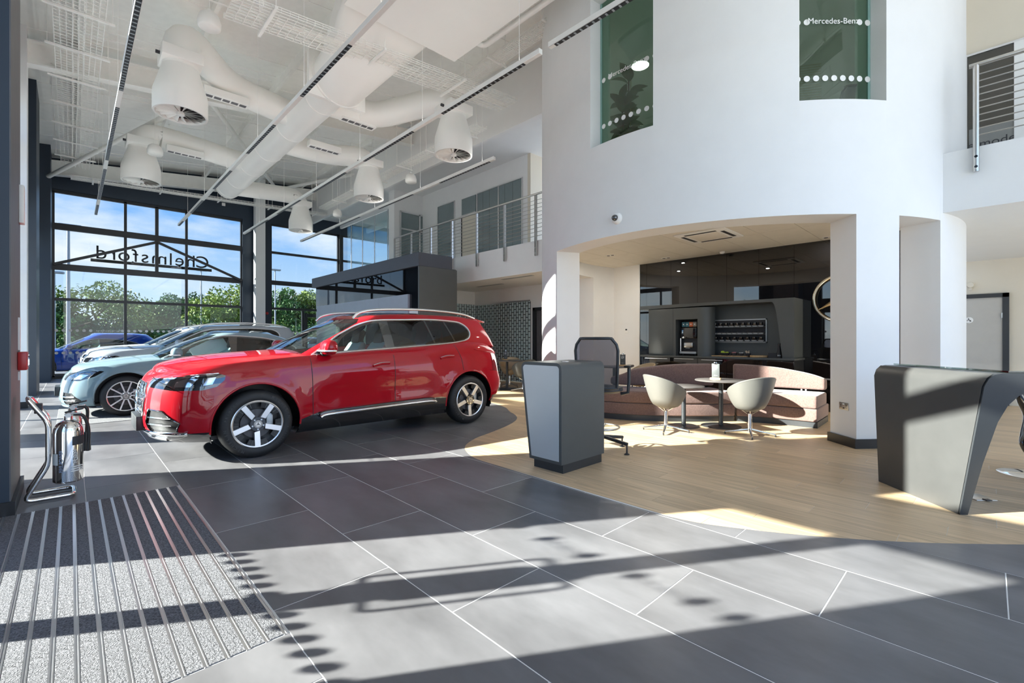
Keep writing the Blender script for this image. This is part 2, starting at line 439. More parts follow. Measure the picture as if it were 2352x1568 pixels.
tiles.sort(key=lambda t: t[0])
for d, me, cc in tiles[:300]: link('tile', me, slab, (cc[0], cc[1], 0))
def join_rest(items, name, m):
    bm = bmesh.new()
    for d, me, cc in items:
        n = len(bm.verts); bm.from_mesh(me); bm.verts.ensure_lookup_table()
        for v in bm.verts[n:]: v.co.x += cc[0]; v.co.y += cc[1]
    me = bpy.data.meshes.new(name); bm.to_mesh(me); bm.free(); me.materials.clear(); me.materials.append(m)
    o = link(name, me, slab); o['kind'] = 'stuff'; return o
if tiles[300:]: join_rest(tiles[300:], 'tiles_beyond', M['tile'])
plank_me = MB().box(-.0988, .0988, -.5988, .5988, -.012, .0004).mesh('plank', M['plank'], bevel=.0009, seg=1)
planks = []
for i in range(0, 52):
    x0 = 3.12 + .2 * i
    if x0 > 13.0: break
    off = (i * 7 % 5) * .24 + random.uniform(-.04, .04)
    for k in range(-3, 12):
        y0 = off + 1.2 * k - 1.0
        if y0 > 11.5: continue
        q = (x0 + .0012, x0 + .1988, y0 + .0012, y0 + 1.1988); cc = ((q[0] + q[1]) / 2, (q[2] + q[3]) / 2)
        if not seen(*cc, 420): continue
        me = clip_piece(q, WOOD, True, -.012, .0004, cc)
        if me is None: continue
        if me == 'full': me = plank_me
        else: me.materials.append(M['plank'])
        hid = 30 if (x0 > 9.7) else 0
        planks.append((cc[0] * sn + cc[1] * cs + hid, me, cc))
planks.sort(key=lambda t: t[0])
for d, me, cc in planks[:300]: link('plank', me, slab, (cc[0], cc[1], 0))
if planks[300:]: join_rest(planks[300:], 'planks_beyond', M['plank'])

# ---- far facade (Y = 21.1): dark frame, panes, dots
FY = 21.1
dot_me = MB().cyl((0, 0, 0), (0, .003, 0), .045, 16).mesh('dot', M['paper'])
def window(name, axis, at, a0, a1, z0, z1, mull, trans, panem=None, th=.10, fw=.055):
    """glazed screen in the plane axis=at; mull: (pos, half width, zlo, zhi); trans: (z, half height)"""
    w = bpy.data.objects.new(name, None); C.objects.link(w); st(w)
    def bx(u0, u1, v0, v1, d=th):
        return MB().box(at - d / 2, at + d / 2, u0, u1, v0, v1) if axis == 'x' else MB().box(u0, u1, at - d / 2, at + d / 2, v0, v1)
    for u in (a0, a1): bx(u - fw, u + fw, z0, z1).build('jamb', M['frame'], w)
    for z in (z0, z1): bx(a0, a1, z - .05 if z > .1 else 0, z + .05).build('frame_rail', M['frame'], w)
    for (u, h, zl, zh) in mull: bx(u - h, u + h, zl, zh).build('mullion', M['frame'], w)
    for (z, h) in trans: bx(a0, a1, z - h, z + h, th * 1.3).build('transom', M['frame'], w)
    us = sorted([a0, a1] + [m_[0] for m_ in mull if m_[2] <= z0 + .1 and m_[3] >= z1 - .1]); zs = sorted([z0, z1] + [t[0] for t in trans])
    for i in range(len(us) - 1):
        for j in range(len(zs) - 1):
            bx(us[i], us[i + 1], zs[j], zs[j + 1], .008).build('pane', panem or M['pane'], w)
    return w
M['dimmed'] = glass('dimmed_pane', (.55, .58, .59), .7)  # tint darkened to hold down the brightness outdoors behind the far glazing
w1 = window('window_1', 'y', FY, -.435, 5.02, 0.05, 6.12, [(1.386, .04, .05, 6.12), (3.158, .04, .05, 6.12), (2.265, .05, 3.68, 6.12)],
            [(2.60, .045), (3.66, .10), (4.98, .10)], M['dimmed'])
w1['label'] = 'tall glazed bay of the far facade with a dark frame'
for s_, (pa, pb) in enumerate((((-.4, 3.72), (2.265, 4.82)), ((2.265, 4.82), (5.0, 3.66)))):
    MB().beam((pa[0], FY - .14, pa[1]), (pb[0], FY - .14, pb[1]), .07, .085).build('brace', M['frame'], w1)
w2 = window('window_2', 'y', FY, 6.08, 9.02, 0.05, 6.16, [(7.42, .05, .05, 2.55), (7.55, .06, .05, 2.45)], [(2.60, .045), (3.70, .09), (4.98, .045)], M['dimmed'])
w2['label'] = 'narrow glazed bay with a side door beyond the white column'
MB().box(7.55, 9.0, FY - .09, FY - .02, 2.28, 2.42).build('door_head', M['frame'], w2)
for zz in (1.58, .84):
    x = -.34
    while x < 4.95:
        if not (zz > 1 and 1.0 < x < 1.75 and False):
            if not (zz > 1 and .62 < x < 1.30): link('dot', dot_me, w1, (x, FY - .02, zz))
        x += .165
    x = 6.2
    while x < 8.9: link('dot', dot_me, w2, (x, FY - .02, zz)); x += .165
tm = text_mesh('lettering', 'Mercedes-Benz', .11, M['paper'], .001)
lt = link('lettering', tm, w1, (.96, FY - .012, 1.545), (PI / 2, 0, PI))
wf = st(MB().box(-1.3, 9.4, FY - .12, FY + .15, 6.17, 8.6).build('wall_far', M['navy'])); wf['label'] = 'dark navy band above the far glazing'
wp = st(MB().box(5.02, 6.08, FY - .13, FY + .15, 0, 6.17).build('wall_far_pier', M['navy'])); wp['label'] = 'dark navy pier between the far glazed bays'
wl_ = st(MB().box(-1.3, -.435, FY - .3, FY + .15, 0, 6.17).build('wall_corner', M['navy'])); wl_['label'] = 'dark navy corner pier of the far facade'
MB().box(9.02, 9.4, FY - .13, FY + .15, 0, 6.17).build('end_post', M['frame'], w2)
tr = st(MB().box(5.36, 5.72, 20.45, 20.75, 0, 7.8).build('trim_1', M['white'])); tr['label'] = 'white steel column before the far facade'
for (x, y0, z0, nm, m_, lb, ct) in ((5.92, FY - .17, 2.38, 'alarm_sounder', 'red_plastic', 'small red round alarm sounder on the dark far pier', 'alarm'),):
    o = MB().lathe([(0, 0), (.055, 0), (.06, -.03), (.035, -.06), (0, -.06)], 16, axis='y').build(nm, M[m_], None, 40, loc=(x, y0 + .03, z0)); tag(o, lb, ct)
o = MB().box(-.06, .06, -.04, 0, -.06, .06).build('wall_sensor', M['paper'], None, bevel=.01, loc=(4.35, FY - .121, 6.62)); tag(o, 'small white box sensor high on the navy far wall', 'sensor')

# ---- left facade (X = -1.03): piers and glazing the sun comes through
GX = -1.03
lab = iter(range(1, 40))
def pier(name, x1, y0, y1, z1, m, label, base=None):
    o = st(MB().box(-1.25, x1, y0, y1, 0, z1).build(name, m)); o['label'] = label
    return o
pier('wall_left_pier', -.322, 4.93, 5.78, 7.15, M['navy'], 'dark navy pier beside the entrance mat')
o = st(MB().box(-.322, -.314, 4.93, 5.78, .10, 7.15).build('trim_2', M['slate'])); o['label'] = 'slate grey facing on the entrance pier'
o = st(MB().box(-1.2, -.292, 4.905, 5.80, 0, .10).build('baseboard_pier', M['black'])); o['label'] = 'black skirting round the entrance pier'
pier('wall_left_entrance', -.95, 4.36, 4.93, 7.15, M['navy'], 'dark navy wall strip between doors and pier')
pier('wall_left_near', -.95, -.2, 2.62, 7.15, M['navy'], 'dark navy wall beside the entrance doors')
pier('wall_left_mid', -.95, 5.78, 6.45, 7.15, M['navy'], 'dark navy reveal of the second glazed bay')
pier('wall_left_column', -.95, 8.40, 9.28, 7.15, M['navy'], 'dark navy pier between two side bays')
o = st(MB().box(-1.2, -.59, 12.43, 12.8, 0, 7.15).build('trim_3', M['white'])); o['label'] = 'white square column against the side glazing'
o = st(MB().box(-1.2, -.575, 12.41, 12.82, 0, .12).build('baseboard_column', M['black'])); o['label'] = 'black skirting of the white side column'
pier('wall_left_far', -.56, 14.9, 16.3, 7.15, M['navy'], 'dark navy pier further along the side glazing')
pier('wall_left_corner', -.44, 19.6, 20.8, 7.15, M['navy'], 'dark navy pier in the far corner')
o = st(MB().box(-1.25, -.95, -8, 20.8, 5.88, 7.2).build('wall_left_head', M['navy'])); o['label'] = 'navy band above the side glazing'
TR = [(2.60, .045), (3.66, .10), (4.98, .10)]
wd = window('window_3', 'x', GX, 2.62, 4.36, 0.03, 5.85, [(3.475, .062, .03, 2.3), (2.70, .03, .03, 2.3), (4.28, .03, .03, 2.3)], [(2.55, .26), (3.66, .09), (4.98, .05)], fw=.03)
wd['label'] = 'glazed entrance doors with a deep header'
for s_ in (-1, 1):
    for dx in (-.07, .07):
        yh = 3.475 + s_ * .15
        MB().tube([(GX + dx * .4, 3.475 + s_ * .06, 1.02)] + spline([(GX + dx, 3.475 + s_ * .13, 1.02), (GX + dx, yh, 1.05), (GX + dx, yh, 1.25), (GX + dx, yh, 1.42), (GX + dx, 3.475 + s_ * .13, 1.45)], 4) + [(GX + dx * .4, 3.475 + s_ * .06, 1.45)], .013, 8).build('pull_handle', M['brushed'], wd, 40)
dxm = MB().cyl((0, 0, 0), (.003, 0, 0), .036, 16).mesh('dot', M['paper'])
y = 2.75
while y < 4.33:
    if abs(y - 3.475) > .07:
        link('dot', dxm, wd, (GX + .006, y, .845))
    y += .118
for y in (2.80, 2.98, 3.32, 3.64, 3.96, 4.22): link('dot', dxm, wd, (GX + .006, y, 1.58))
for y in (3.14, 3.80):
    link('lettering', text_mesh('lettering', 'Mercedes-Benz', .05, M['paper'], .001), wd, (GX + .008, y, 1.56), (PI / 2, 0, PI / 2))
for n_, (a, b) in enumerate(((6.45, 8.40), (9.28, 12.43), (12.8, 14.9), (16.3, 19.6))):
    m_ = [((a + b) / 2, .03, .03, 5.85)] if b - a > 2.5 else []
    ww = window('window_%d' % (4 + n_), 'x', GX, a, b, .03, 5.85 if n_ < 2 else 4.40, [(u_, h_, l_, min(t_, 5.85 if n_ < 2 else 4.40)) for u_, h_, l_, t_ in m_], (TR if n_ < 2 else TR[:2]) if n_ else [(3.66, .06)]); ww['label'] = ['side glazing beside the entrance pier', 'wide side glazing before the white column', 'side glazing past the white column', 'side glazing near the far corner'][n_]
o = st(MB().box(-1.25, -.95, 12.8, 19.6, 4.45, 5.88).build('wall_left_sunblock', M['navy'])); o['label'] = 'navy spandrel above the further side glazing'  # solid band added to keep the sun off the display panels
ww = window('window_8', 'x', GX, -7.6, -.2, .03, 5.85, [(-2.6, .04, .03, 5.85), (-5.1, .04, .03, 5.85)], TR); ww['label'] = 'side glazing on the near side of the entrance'

# ---- drum
a_1278, _ = drum_ang(1279); a_1967, _ = drum_ang(1967); a_2035, _ = drum_ang(2035); a_2160, _ = drum_ang(2160)
a_1330f, _ = drum_ang(1331, True); a_L, _ = drum_ang(1245.4); a_R, _ = drum_ang(2219.6)
def up(a, base):
    while a < base: a += 2 * PI
    while a >= base + 2 * PI: a -= 2 * PI
    return a
A0 = a_1330f
ZL = 2.75
dr = st(MB().arcwall(DC, DR - DT, DR, 0, 2 * PI, ZL, 3.62, 120).build('wall_drum', M['white'], smooth=30))
dr['label'] = 'round white drum carried on slim piers'
# going counter-clockwise: back-left end (A0) ... left opening ... pier 1 ... opening ... centre pier ... opening ... right pier ... back wall
seq = {k: up(v, A0) for k, v in dict(p1a=a_L - R(9), p1b=a_1278, p3a=a_1967, p3b=a_2035, p4a=a_2160).items()}
if seq['p1a'] > seq['p1b']: seq['p1a'] -= 2 * PI
def arcpart(name, a, b, z0, z1, m, r0=DR - DT, r1=DR, parent=dr):
    n = max(2, int(abs(b - a) / R(3)))
    return MB().arcwall(DC, r0, r1, a, b, z0, z1, n).build(name, m, parent, 30)
arcpart('pier', seq['p1a'], seq['p1b'], 0, ZL, M['white'])
arcpart('pier', seq['p3a'], seq['p3b'] + R(3.2), 0, ZL, M['white'])
arcpart('back_wall', seq['p4a'], A0 + 2 * PI, 0, ZL + .3, M['white'])
arcpart('skirting', seq['p3a'] - R(.5), seq['p3b'] + R(3.6), 0, .11, M['black'], DR - DT - .02, DR + .02)
arcpart('skirting', seq['p1a'], seq['p1b'], 0, .11, M['black'], DR - DT - .02, DR + .02)
# upper storey of the drum with two tall windows
def drumZ(px, py):
    a, t = drum_ang(px); return (ray(px, py) * t + ORG).z
wA0, wA1, wB0, wB1 = (up(drum_ang(p)[0], A0) for p in (1356, 1500, 1836, 2036))
zA, zB = (drumZ(1356, 339) + drumZ(1500, 291)) / 2, (drumZ(1836, 231) + drumZ(2036, 231)) / 2
arcpart('upper_wall', A0, wA0, 3.62, 8.1, M['white'])
arcpart('upper_wall', wA0, wA1, 3.62, zA, M['white']); arcpart('upper_wall', wA1, wB0, 3.62, 8.1, M['white'])
arcpart('upper_wall', wB0, wB1, 3.62, zB, M['white']); arcpart('upper_wall', wB1, A0 + 2 * PI, 3.62, 8.1, M['white'])
for a, b in ((wA0, wA1), (wB0, wB1)): arcpart('upper_wall', a, b, 6.35, 8.1, M['white'])
M['greenpane'] = glass('green_pane', (.56, .70, .62), 1.0)
GZ = {}
for n_, (a, b, z) in enumerate(((wA0, wA1, zA), (wB0, wB1, zB))):
    w = bpy.data.objects.new('window_%d' % (9 + n_), None); C.objects.link(w); st(w)
    w['label'] = ['tall curved drum window with a potted plant behind it', 'tall curved drum window with an office chair behind it'][n_]
    arcpart('pane', a + R(.3), b - R(.3), z + .005, 6.34, M['greenpane'], DR - .22, DR - .208, w)
    for e in (a + R(.35), b - R(.35)):
        arcpart('glass_edge', e - R(.3), e + R(.3), z + .005, 6.34, mat('pane_edge%d' % len(bpy.data.materials), (.25, .42, .38), .2), DR - .225, DR - .203, w)
    nd = 8 if n_ == 0 else 9
    for zr in (z + .36, z + 1.05):
        for k in range(nd):
            if zr > z + 1 and 1 < k < nd - 2: continue
            t = a + (b - a) * (k + .6) / nd; rr = DR - .205
            link('dot', dxm, w, (DC.x + rr * math.cos(t), DC.y + rr * math.sin(t), zr), (0, 0, t))
    t = (a + b) / 2; rr = DR - .20
    link('lettering', text_mesh('lettering', 'Mercedes-Benz', .10, M['paper'], .001), w, (DC.x + rr * math.cos(t), DC.y + rr * math.sin(t), z + 1.02), (PI / 2, 0, t + PI / 2))
o = st(MB().cyl((DC.x, DC.y, 3.30), (DC.x, DC.y, 3.62), DR - DT + .05, 60).build('floor_upper_drum', M['white'], smooth=30)); o['label'] = 'floor of the upper drum room'
o = st(MB().cyl((DC.x, DC.y, 6.4), (DC.x, DC.y, 6.6), DR - DT + .05, 60).build('ceiling_upper_drum', M['white'], smooth=30)); o['label'] = 'ceiling of the upper drum room'
# lounge ceiling: panels clipped to the round opening
LZ = 3.04
lc = st(MB().cyl((DC.x, DC.y, LZ + .02), (DC.x, DC.y, LZ + .06), DR - DT + .05, 60).build('ceiling_lounge', M['black'])); lc['label'] = 'round lounge ceiling of beige panels'
circ = [(DC.x + (DR - DT + .02) * math.cos(2 * PI * i / 72), DC.y + (DR - DT + .02) * math.sin(2 * PI * i / 72)) for i in range(72)]
M['panel'] = mat('ceiling_panel', (.74, .70, .62), .6)
for i in range(-1, 11):
    y0 = .2 + .6 * i + .045
    for k in range(0, 4):
        x0 = 5.85 + 1.2 * k
        q = (x0 + .004, x0 + 1.196, y0 + .004, y0 + .596)
        me = clip_piece(q, circ, True, LZ + .02, LZ, (0, 0))
        if me is None: continue
        if me == 'full': me = MB().box(q[0], q[1], q[2], q[3], LZ, LZ + .02).mesh('panel', M['panel'])
        else: me.materials.append(M['panel'])
        link('panel', me, lc)

M['glosswall'] = mat('black_gloss_wall', (.005, .005, .006), .015, spec=.5)
M['glosswall'].node_tree.nodes['Principled BSDF'].inputs['IOR'].default_value = 1.75
# ---- black gloss wall behind the lounge (X = 9.65), white return on its left
KX = 9.65
bw = bpy.data.objects.new('wall_lounge', None); C.objects.link(bw); st(bw); bw['label'] = 'black gloss panelled wall behind the coffee bar'
YL = onX(1470, 700, KX).y; YR = .95
js = [YL] + [onX(p, 700, KX).y for p in (1485, 1541, 1602, 1669, 1743, 1824)] + [YR]
for i in range(len(js) - 1):
    MB().box(KX, KX + .03, js[i + 1] + .002, js[i] - .002, .0, LZ).build('panel', M['glosswall'], bw)
MB().box(KX + .03, KX + .08, YR, YL, 0, LZ).build('backing', M['black'], bw)
o = st(MB().box(KX - .02, KX + .1, YL + .003, 6.42, 0, LZ).build('wall_lounge_return', M['white'])); o['label'] = 'white wall strip at the left of the black gloss wall'

# ---- mezzanine
MX, MZ0, MZ1 = 7.8, 2.85, 3.58
def drum_free(y0, y1): pass
o = st(MB().box(MX, 14.2, 6.72, 15.0, MZ0, MZ1).build('wall_mezzanine', M['white'])); o['label'] = 'white mezzanine edge past the drum on the display side'
o = st(MB().box(MX, 14.2, -8, .42, MZ0, MZ1).build('wall_mezzanine_near', M['white'])); o['label'] = 'white mezzanine edge beside the right of the drum'
o = st(MB().box(KX, KX + .12, 9.37, 15.0, MZ1, 6.72).build('wall_upper', M['white'])); o['label'] = 'white upper wall with glazed offices behind the balcony'
o = st(MB().box(8.5, 14.2, 14.95, 15.1, MZ1, 6.72).build('wall_upper_return', M['white'])); o['label'] = 'white return wall at the balcony end'
o = st(MB().box(KX - 1.79, 14.2, 6.7, 21.1, 6.72, 6.9).build('ceiling_mezzanine', M['white'])); o['label'] = 'mezzanine ceiling on the display side'
o = st(MB().box(KX - 1.9, KX - 1.8, 6.7, 21.1, 6.45, 8.4).build('wall_bulkhead', M['white'])); o['label'] = 'white bulkhead above the balcony'
o = st(MB().box(8.45, 9.05, 14.94, 15.34, 0, 8.3).build('trim_4', M['white'])); o['label'] = 'white column at the far end of the balcony'
o = st(MB().box(9.05, 9.2, 15.34, 21.0, 6.45, 8.4).build('wall_office_head', M['white'])); o['label'] = 'white wall above the tall office glazing'
o = st(MB().box(KX, 14.2, 9.25, 9.37, MZ1, 6.72).build('wall_upper_corner', M['cream'])); o['label'] = 'cream return wall beside the drum on the upper floor'
w = bpy.data.objects.new('window_11', None); C.objects.link(w); st(w); w['label'] = 'tall glass partition reflecting the sky near the far facade'
ys = [15.34, 16.6, 17.7, 18.8, 19.9, 21.0]
for i in range(5): MB().box(9.10, 9.11, ys[i] + .008, ys[i + 1] - .008, 0, 6.44).build('pane', M['mirror_glass'], w)
for y in ys[1:-1]: MB().box(9.085, 9.125, y - .012, y + .012, 0, 6.44).build('mullion', M['alu'], w)
# rooms behind the glass
o = st(MB().box(13.4, 13.5, 9.3, 21, 0, 6.72).build('wall_office_back', M['white'])); o['label'] = 'back wall of the glazed offices'
o = st(MB().box(9.2, 13.5, 15.1, 21.0, 3.3, 3.58).build('floor_office', M['white'])); o['label'] = 'floor of the upper office'
for i, (x, y) in enumerate(((10.6, 16.6), (10.8, 18.6), (11.2, 11.2), (11.2, 13.4))):
    o = MB().box(-.3, .3, -.3, .3, -.03, 0).build('ceiling_light', M['lamp'], None, loc=(x, y, 6.719)); tag(o, 'square lit panel in the upper office ceiling', 'light', 'lit panels in the upper offices')
# upper wall: office windows and door (dark glass set in the wall)
def glazed(name, y0, y1, z0, z1, x, m, label, fr=.03, frm='alu'):
    w = bpy.data.objects.new(name, None); C.objects.link(w); st(w); w['label'] = label
    MB().box(x - .012, x - .004, y0, y1, z0, z1).build('pane', m, w)
    f = MB()
    f.box(x - .03, x, y0 - fr, y0, z0 - fr, z1 + fr).box(x - .03, x, y1, y1 + fr, z0 - fr, z1 + fr).box(x - .03, x, y0, y1, z1, z1 + fr).box(x - .03, x, y0, y1, z0 - fr, z0)
    f.build('frame', M[frm], w); return w
M['officedark'] = mat('office_glass_dark', (.20, .25, .26), .05, spec=.7)
def ywall(px): return onX(px, 500, KX).y
zt = onX(1200, 409, KX).z
glazed('window_12', ywall(1044), ywall(1007), MZ1 + .02, onX(1044, 463, KX).z, KX, M['officedark'], 'narrow office window on the upper wall')
w = glazed('window_13', ywall(1199), ywall(1098), MZ1 + .02, zt, KX, M['officedark'], 'wide office window next to the open door on the upper wall')
MB().box(KX - .03, KX, ywall(1146) - .025, ywall(1146) + .025, MZ1, zt).build('mullion', M['alu'], w)
for p in (1110, 1125, 1160, 1178): MB().box(KX - .0135, KX - .012, ywall(p) - .004, ywall(p) + .004, MZ1, zt).build('blind_edge', M['frame'], w)
w = glazed('door_1', ywall(1094), ywall(1062), MZ1 + .02, zt - .62, KX, M['cream'], 'open office door with a transom light on the upper wall', frm='frame')
MB().box(KX - .03, KX - .005, ywall(1094), ywall(1062), zt - .55, zt).build('transom_light', M['officedark'], w)
MB().box(KX - .04, KX - .002, ywall(1094), ywall(1062), zt - .6, zt - .55).build('transom', M['alu'], w)
w = bpy.data.objects.new('door_2', None); C.objects.link(w); st(w); w['label'] = 'glazed office door in the balcony end wall'
xa, xb, xc = (onY(p, 500, 14.95).x for p in (919, 963, 972))
for (a, b) in ((xa, xb - .03), (xb + .03, xc)): MB().box(a, b, 14.93, 14.94, MZ1 + .05, 5.95).build('pane', M['officedark'], w)
for x in (xa, xb, xc): MB().box(x - .03, x + .03, 14.91, 14.95, MZ1, 6.0).build('frame_post', M['alu'], w)
for z in (5.35, 5.98): MB().box(xa, xc, 14.91, 14.95, z - .03, z + .03).build('frame_rail', M['alu'], w)
# lower level under the mezzanine
o = st(MB().box(KX, KX + .12, 6.9, 11.8, 2.43, MZ0).build('wall_lower_head', M['white'])); o['label'] = 'white bulkhead above the patterned glass'
o = st(MB().box(8.6, KX, 11.8, 11.92, 2.43, MZ0).build('wall_lower_head_end', M['white'])); o['label'] = 'white bulkhead across the lounge end'
YD0, YD1, YG = 8.23, 9.14, onX(1219, 700, KX).y
o = st(MB().box(KX, KX + .12, YD1, YG, 0, 2.43).build('wall_lower', M['white'])); o['label'] = 'white wall strip between patterned glass and door'
o = st(MB().box(KX, KX + .12, 6.4, YD0, 0, 2.43).build('wall_lower_near', M['white'])); o['label'] = 'white wall behind the drum beside the dark framed door'
o = st(MB().box(KX, KX + .12, YD0, YD1, 2.2, 2.43).build('wall_lower_lintel', M['white'])); o['label'] = 'white lintel above the dark framed door'
w = bpy.data.objects.new('door_3', None); C.objects.link(w); st(w); w['label'] = 'dark framed door under the mezzanine beside the drum'
MB().box(KX - .03, KX + .1, YD1 - .09, YD1, 0, 2.2).build('frame_post', M['frame'], w); MB().box(KX - .03, KX + .1, YD0, YD0 + .06, 0, 2.2).build('frame_post', M['frame'], w)
MB().box(KX - .03, KX + .1, YD0, YD1, 2.12, 2.2).build('frame_head', M['frame'], w); MB().box(KX + .05, KX + .09, YD0 + .06, YD1 - .09, 0, 2.12).build('leaf', M['slate'], w)
# patterned glass
M['pattern'] = None
def pattern_mat():
    m = bpy.data.materials.new('patterned_glass'); m.use_nodes = True; t = m.node_tree; t.nodes.clear()
    out = nn(t, 'ShaderNodeOutputMaterial'); mixn = nn(t, 'ShaderNodeMixShader'); a = nn(t, 'ShaderNodeBsdfPrincipled'); b = nn(t, 'ShaderNodeBsdfPrincipled')
    a.inputs['Base Color'].default_value = (.50, .60, .60, 1); a.inputs['Roughness'].default_value = .25
    b.inputs['Base Color'].default_value = (.02, .028, .03, 1); b.inputs['Roughness'].default_value = .05; b.inputs['Specular IOR Level'].default_value = .8
    tco = nn(t, 'ShaderNodeTexCoord'); sx = nn(t, 'ShaderNodeSeparateXYZ'); t.links.new(tco.outputs['Object'], sx.inputs[0])
    ad = nn(t, 'ShaderNodeMath'); ad.operation = 'ADD'; t.links.new(sx.outputs['X'], ad.inputs[0]); t.links.new(sx.outputs['Y'], ad.inputs[1])
    cb = nn(t, 'ShaderNodeCombineXYZ'); t.links.new(ad.outputs[0], cb.inputs[0]); t.links.new(sx.outputs['Z'], cb.inputs[1])
    mp_ = nn(t, 'ShaderNodeMapping'); mp_.inputs['Rotation'].default_value = (0, 0, PI / 2); t.links.new(cb.outputs[0], mp_.inputs[0])
    br = nn(t, 'ShaderNodeTexBrick'); br.inputs['Scale'].default_value = 2.5; br.inputs['Mortar Size'].default_value = .028; br.inputs['Mortar Smooth'].default_value = 0.0; br.inputs['Color1'].default_value = (1, 1, 1, 1); br.inputs['Color2'].default_value = (1, 1, 1, 1); br.inputs['Mortar'].default_value = (0, 0, 0, 1)
    br.inputs['Brick Width'].default_value = .42; br.inputs['Row Height'].default_value = .25
    t.links.new(mp_.outputs[0], br.inputs['Vector']); t.links.new(br.outputs['Color'], mixn.inputs[0]); t.links.new(b.outputs[0], mixn.inputs[1]); t.links.new(a.outputs[0], mixn.inputs[2]); t.links.new(mixn.outputs[0], out.inputs[0])
    return m
PM = pattern_mat()
w = bpy.data.objects.new('window_14', None); C.objects.link(w); st(w); w['label'] = 'glass partition printed with small blocks behind the cafe table'
yy = [YG, YG + (11.8 - YG) / 3, YG + 2 * (11.8 - YG) / 3, 11.8]
for i in range(3): MB().box(KX, KX + .012, yy[i] + .004, yy[i + 1] - .004, .02, 2.43).build('pane', PM, w)
MB().box(8.6, KX, 11.8, 11.812, .02, 2.43).build('pane', PM, w)
MB().box(KX - .02, KX + .03, YG, 11.8, 2.40, 2.44).build('head_rail', M['alu'], w)
# right-hand side under the near mezzanine
o = st(MB().box(13.1, 13.25, -8, 1.6, 0, MZ0).build('wall_back_right', M['cream'])); o['label'] = 'cream wall with the accessible toilet door'
w = bpy.data.objects.new('door_4', None); C.objects.link(w); st(w); w['label'] = 'pale grey door with dark frame and round accessibility sign'
yd = onX(2318, 800, 13.1).y; zd = onX(2318, 672, 13.1).z
MB().box(13.05, 13.1, yd, yd + .09, 0, zd).build('frame_post', M['frame'], w); MB().box(13.05, 13.1, yd + 1.0, yd + 1.09, 0, zd).build('frame_post', M['frame'], w)
MB().box(13.05, 13.1, yd, yd + 1.09, zd - .08, zd).build('frame_head', M['frame'], w)
MB().box(13.075, 13.1, yd + .09, yd + 1.0, 0, zd - .08).build('leaf', mat('door_leaf', (.48, .46, .42), .5), w)
sg = onX(2226, 735, 13.07)
MB().cyl((13.068, sg.y, sg.z), (13.076, sg.y, sg.z), .06, 24).build('sign_disc', M['paper'], w, 30)
pic = MB().tube(arc((sg.y + .008, sg.z - .016), .022, -.3, 4.0, 12, 'yz', 13.066), .004, 6)
pic.tube([(13.066, sg.y + .006, sg.z + .022), (13.066, sg.y + .004, sg.z - .002), (13.066, sg.y - .02, sg.z - .004), (13.066, sg.y - .026, sg.z - .03)], .0045, 6).cyl((13.064, sg.y + .008, sg.z + .034), (13.068, sg.y + .008, sg.z + .034), .007, 8)
pic.build('wheelchair_symbol', M['ink'], w, 40)
for z in (.35, 1.75): MB().box(13.05, 13.075, yd + .085, yd + .105, z - .05, z + .05).build('hinge', M['brushed'], w)
o = st(MB().box(KX, KX + .1, -8, .3, MZ1, 6.72).build('wall_upper_near', M['cream'])); o['label'] = 'cream upper wall beside the right of the drum'
o = st(MB().box(6.5, 14, -8, .15, 6.72, 6.9).build('ceiling_mezzanine_near', M['ceil'])); o['label'] = 'upper ceiling beside the right of the drum'
zq = onX(2222, 133, KX).z
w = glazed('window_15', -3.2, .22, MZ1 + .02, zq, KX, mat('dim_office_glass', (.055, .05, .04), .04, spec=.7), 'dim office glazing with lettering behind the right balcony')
ym = onX(2341, 200, KX).y
MB().box(KX - .03, KX, ym - .05, ym + .05, MZ1, zq).build('mullion', M['paper'], w)
MB().box(KX - .014, KX - .0125, -3.2, .2, MZ1 + .03, onX(2222, 300, KX).z).build('frosted_band', mat('frosted_band', (.22, .22, .21), .4), w)
q1 = onX(2352, 308, KX); q2 = onX(2352, 330, KX)
for (s_, z) in (('ding the modernis', q1.z), ('ta.. on solutions', q2.z)):
    link('lettering', text_mesh('lettering', s_, .16, M['ink'], .001), w, (KX - .016, q1.y + .42, z - .06), (PI / 2, 0, -PI / 2))

# ---- roof
rf = MB()
for k in range(-2, 15):
    x0, x1 = k * 1.0 - .3, k * 1.0 + .7
    rf.add([(x0, -8, RZ(x0)), (x1, -8, RZ(x1)), (x1, 21.3, RZ(x1)), (x0, 21.3, RZ(x0)), (x0, -8, RZ(x0) + .1), (x1, -8, RZ(x1) + .1), (x1, 21.3, RZ(x1) + .1), (x0, 21.3, RZ(x0) + .1)],
           [(0, 1, 2, 3), (7, 6, 5, 4), (0, 4, 5, 1), (3, 2, 6, 7), (0, 3, 7, 4), (1, 5, 6, 2)])
rf = st(rf.build('ceiling', M['ceil'])); rf['label'] = 'white sloping roof lining of the showroom'
for k in range(-6, 17):      # seams between the liner sheets
    y = k * 1.25
    MB().beam((-1.1, y, RZ(-1.1) - .006), (13, y, RZ(13) - .006), .03, .012).build('liner_seam', M['ceil'], rf)
for k in range(8):
    x = .15 + 1.75 * k; z = RZ(x)
    p = MB().box(x - .035, x + .035, -6, 20.9, z - .20, z + .02)
    p.build('purlin', M['steelwhite'], rf)
for y in (-3.6, 4.4, 12.6, 20.55):
    r_ = MB()
    r_.beam((-1.1, y, RZ(-1.1) - .22), (13, y, RZ(13) - .22), .22, .02).beam((-1.1, y, RZ(-1.1) - .66), (13, y, RZ(13) - .66), .22, .022).beam((-1.1, y, RZ(-1.1) - .44), (13, y, RZ(13) - .44), .014, .44)
    r_.build('rafter', M['steelwhite'], rf)
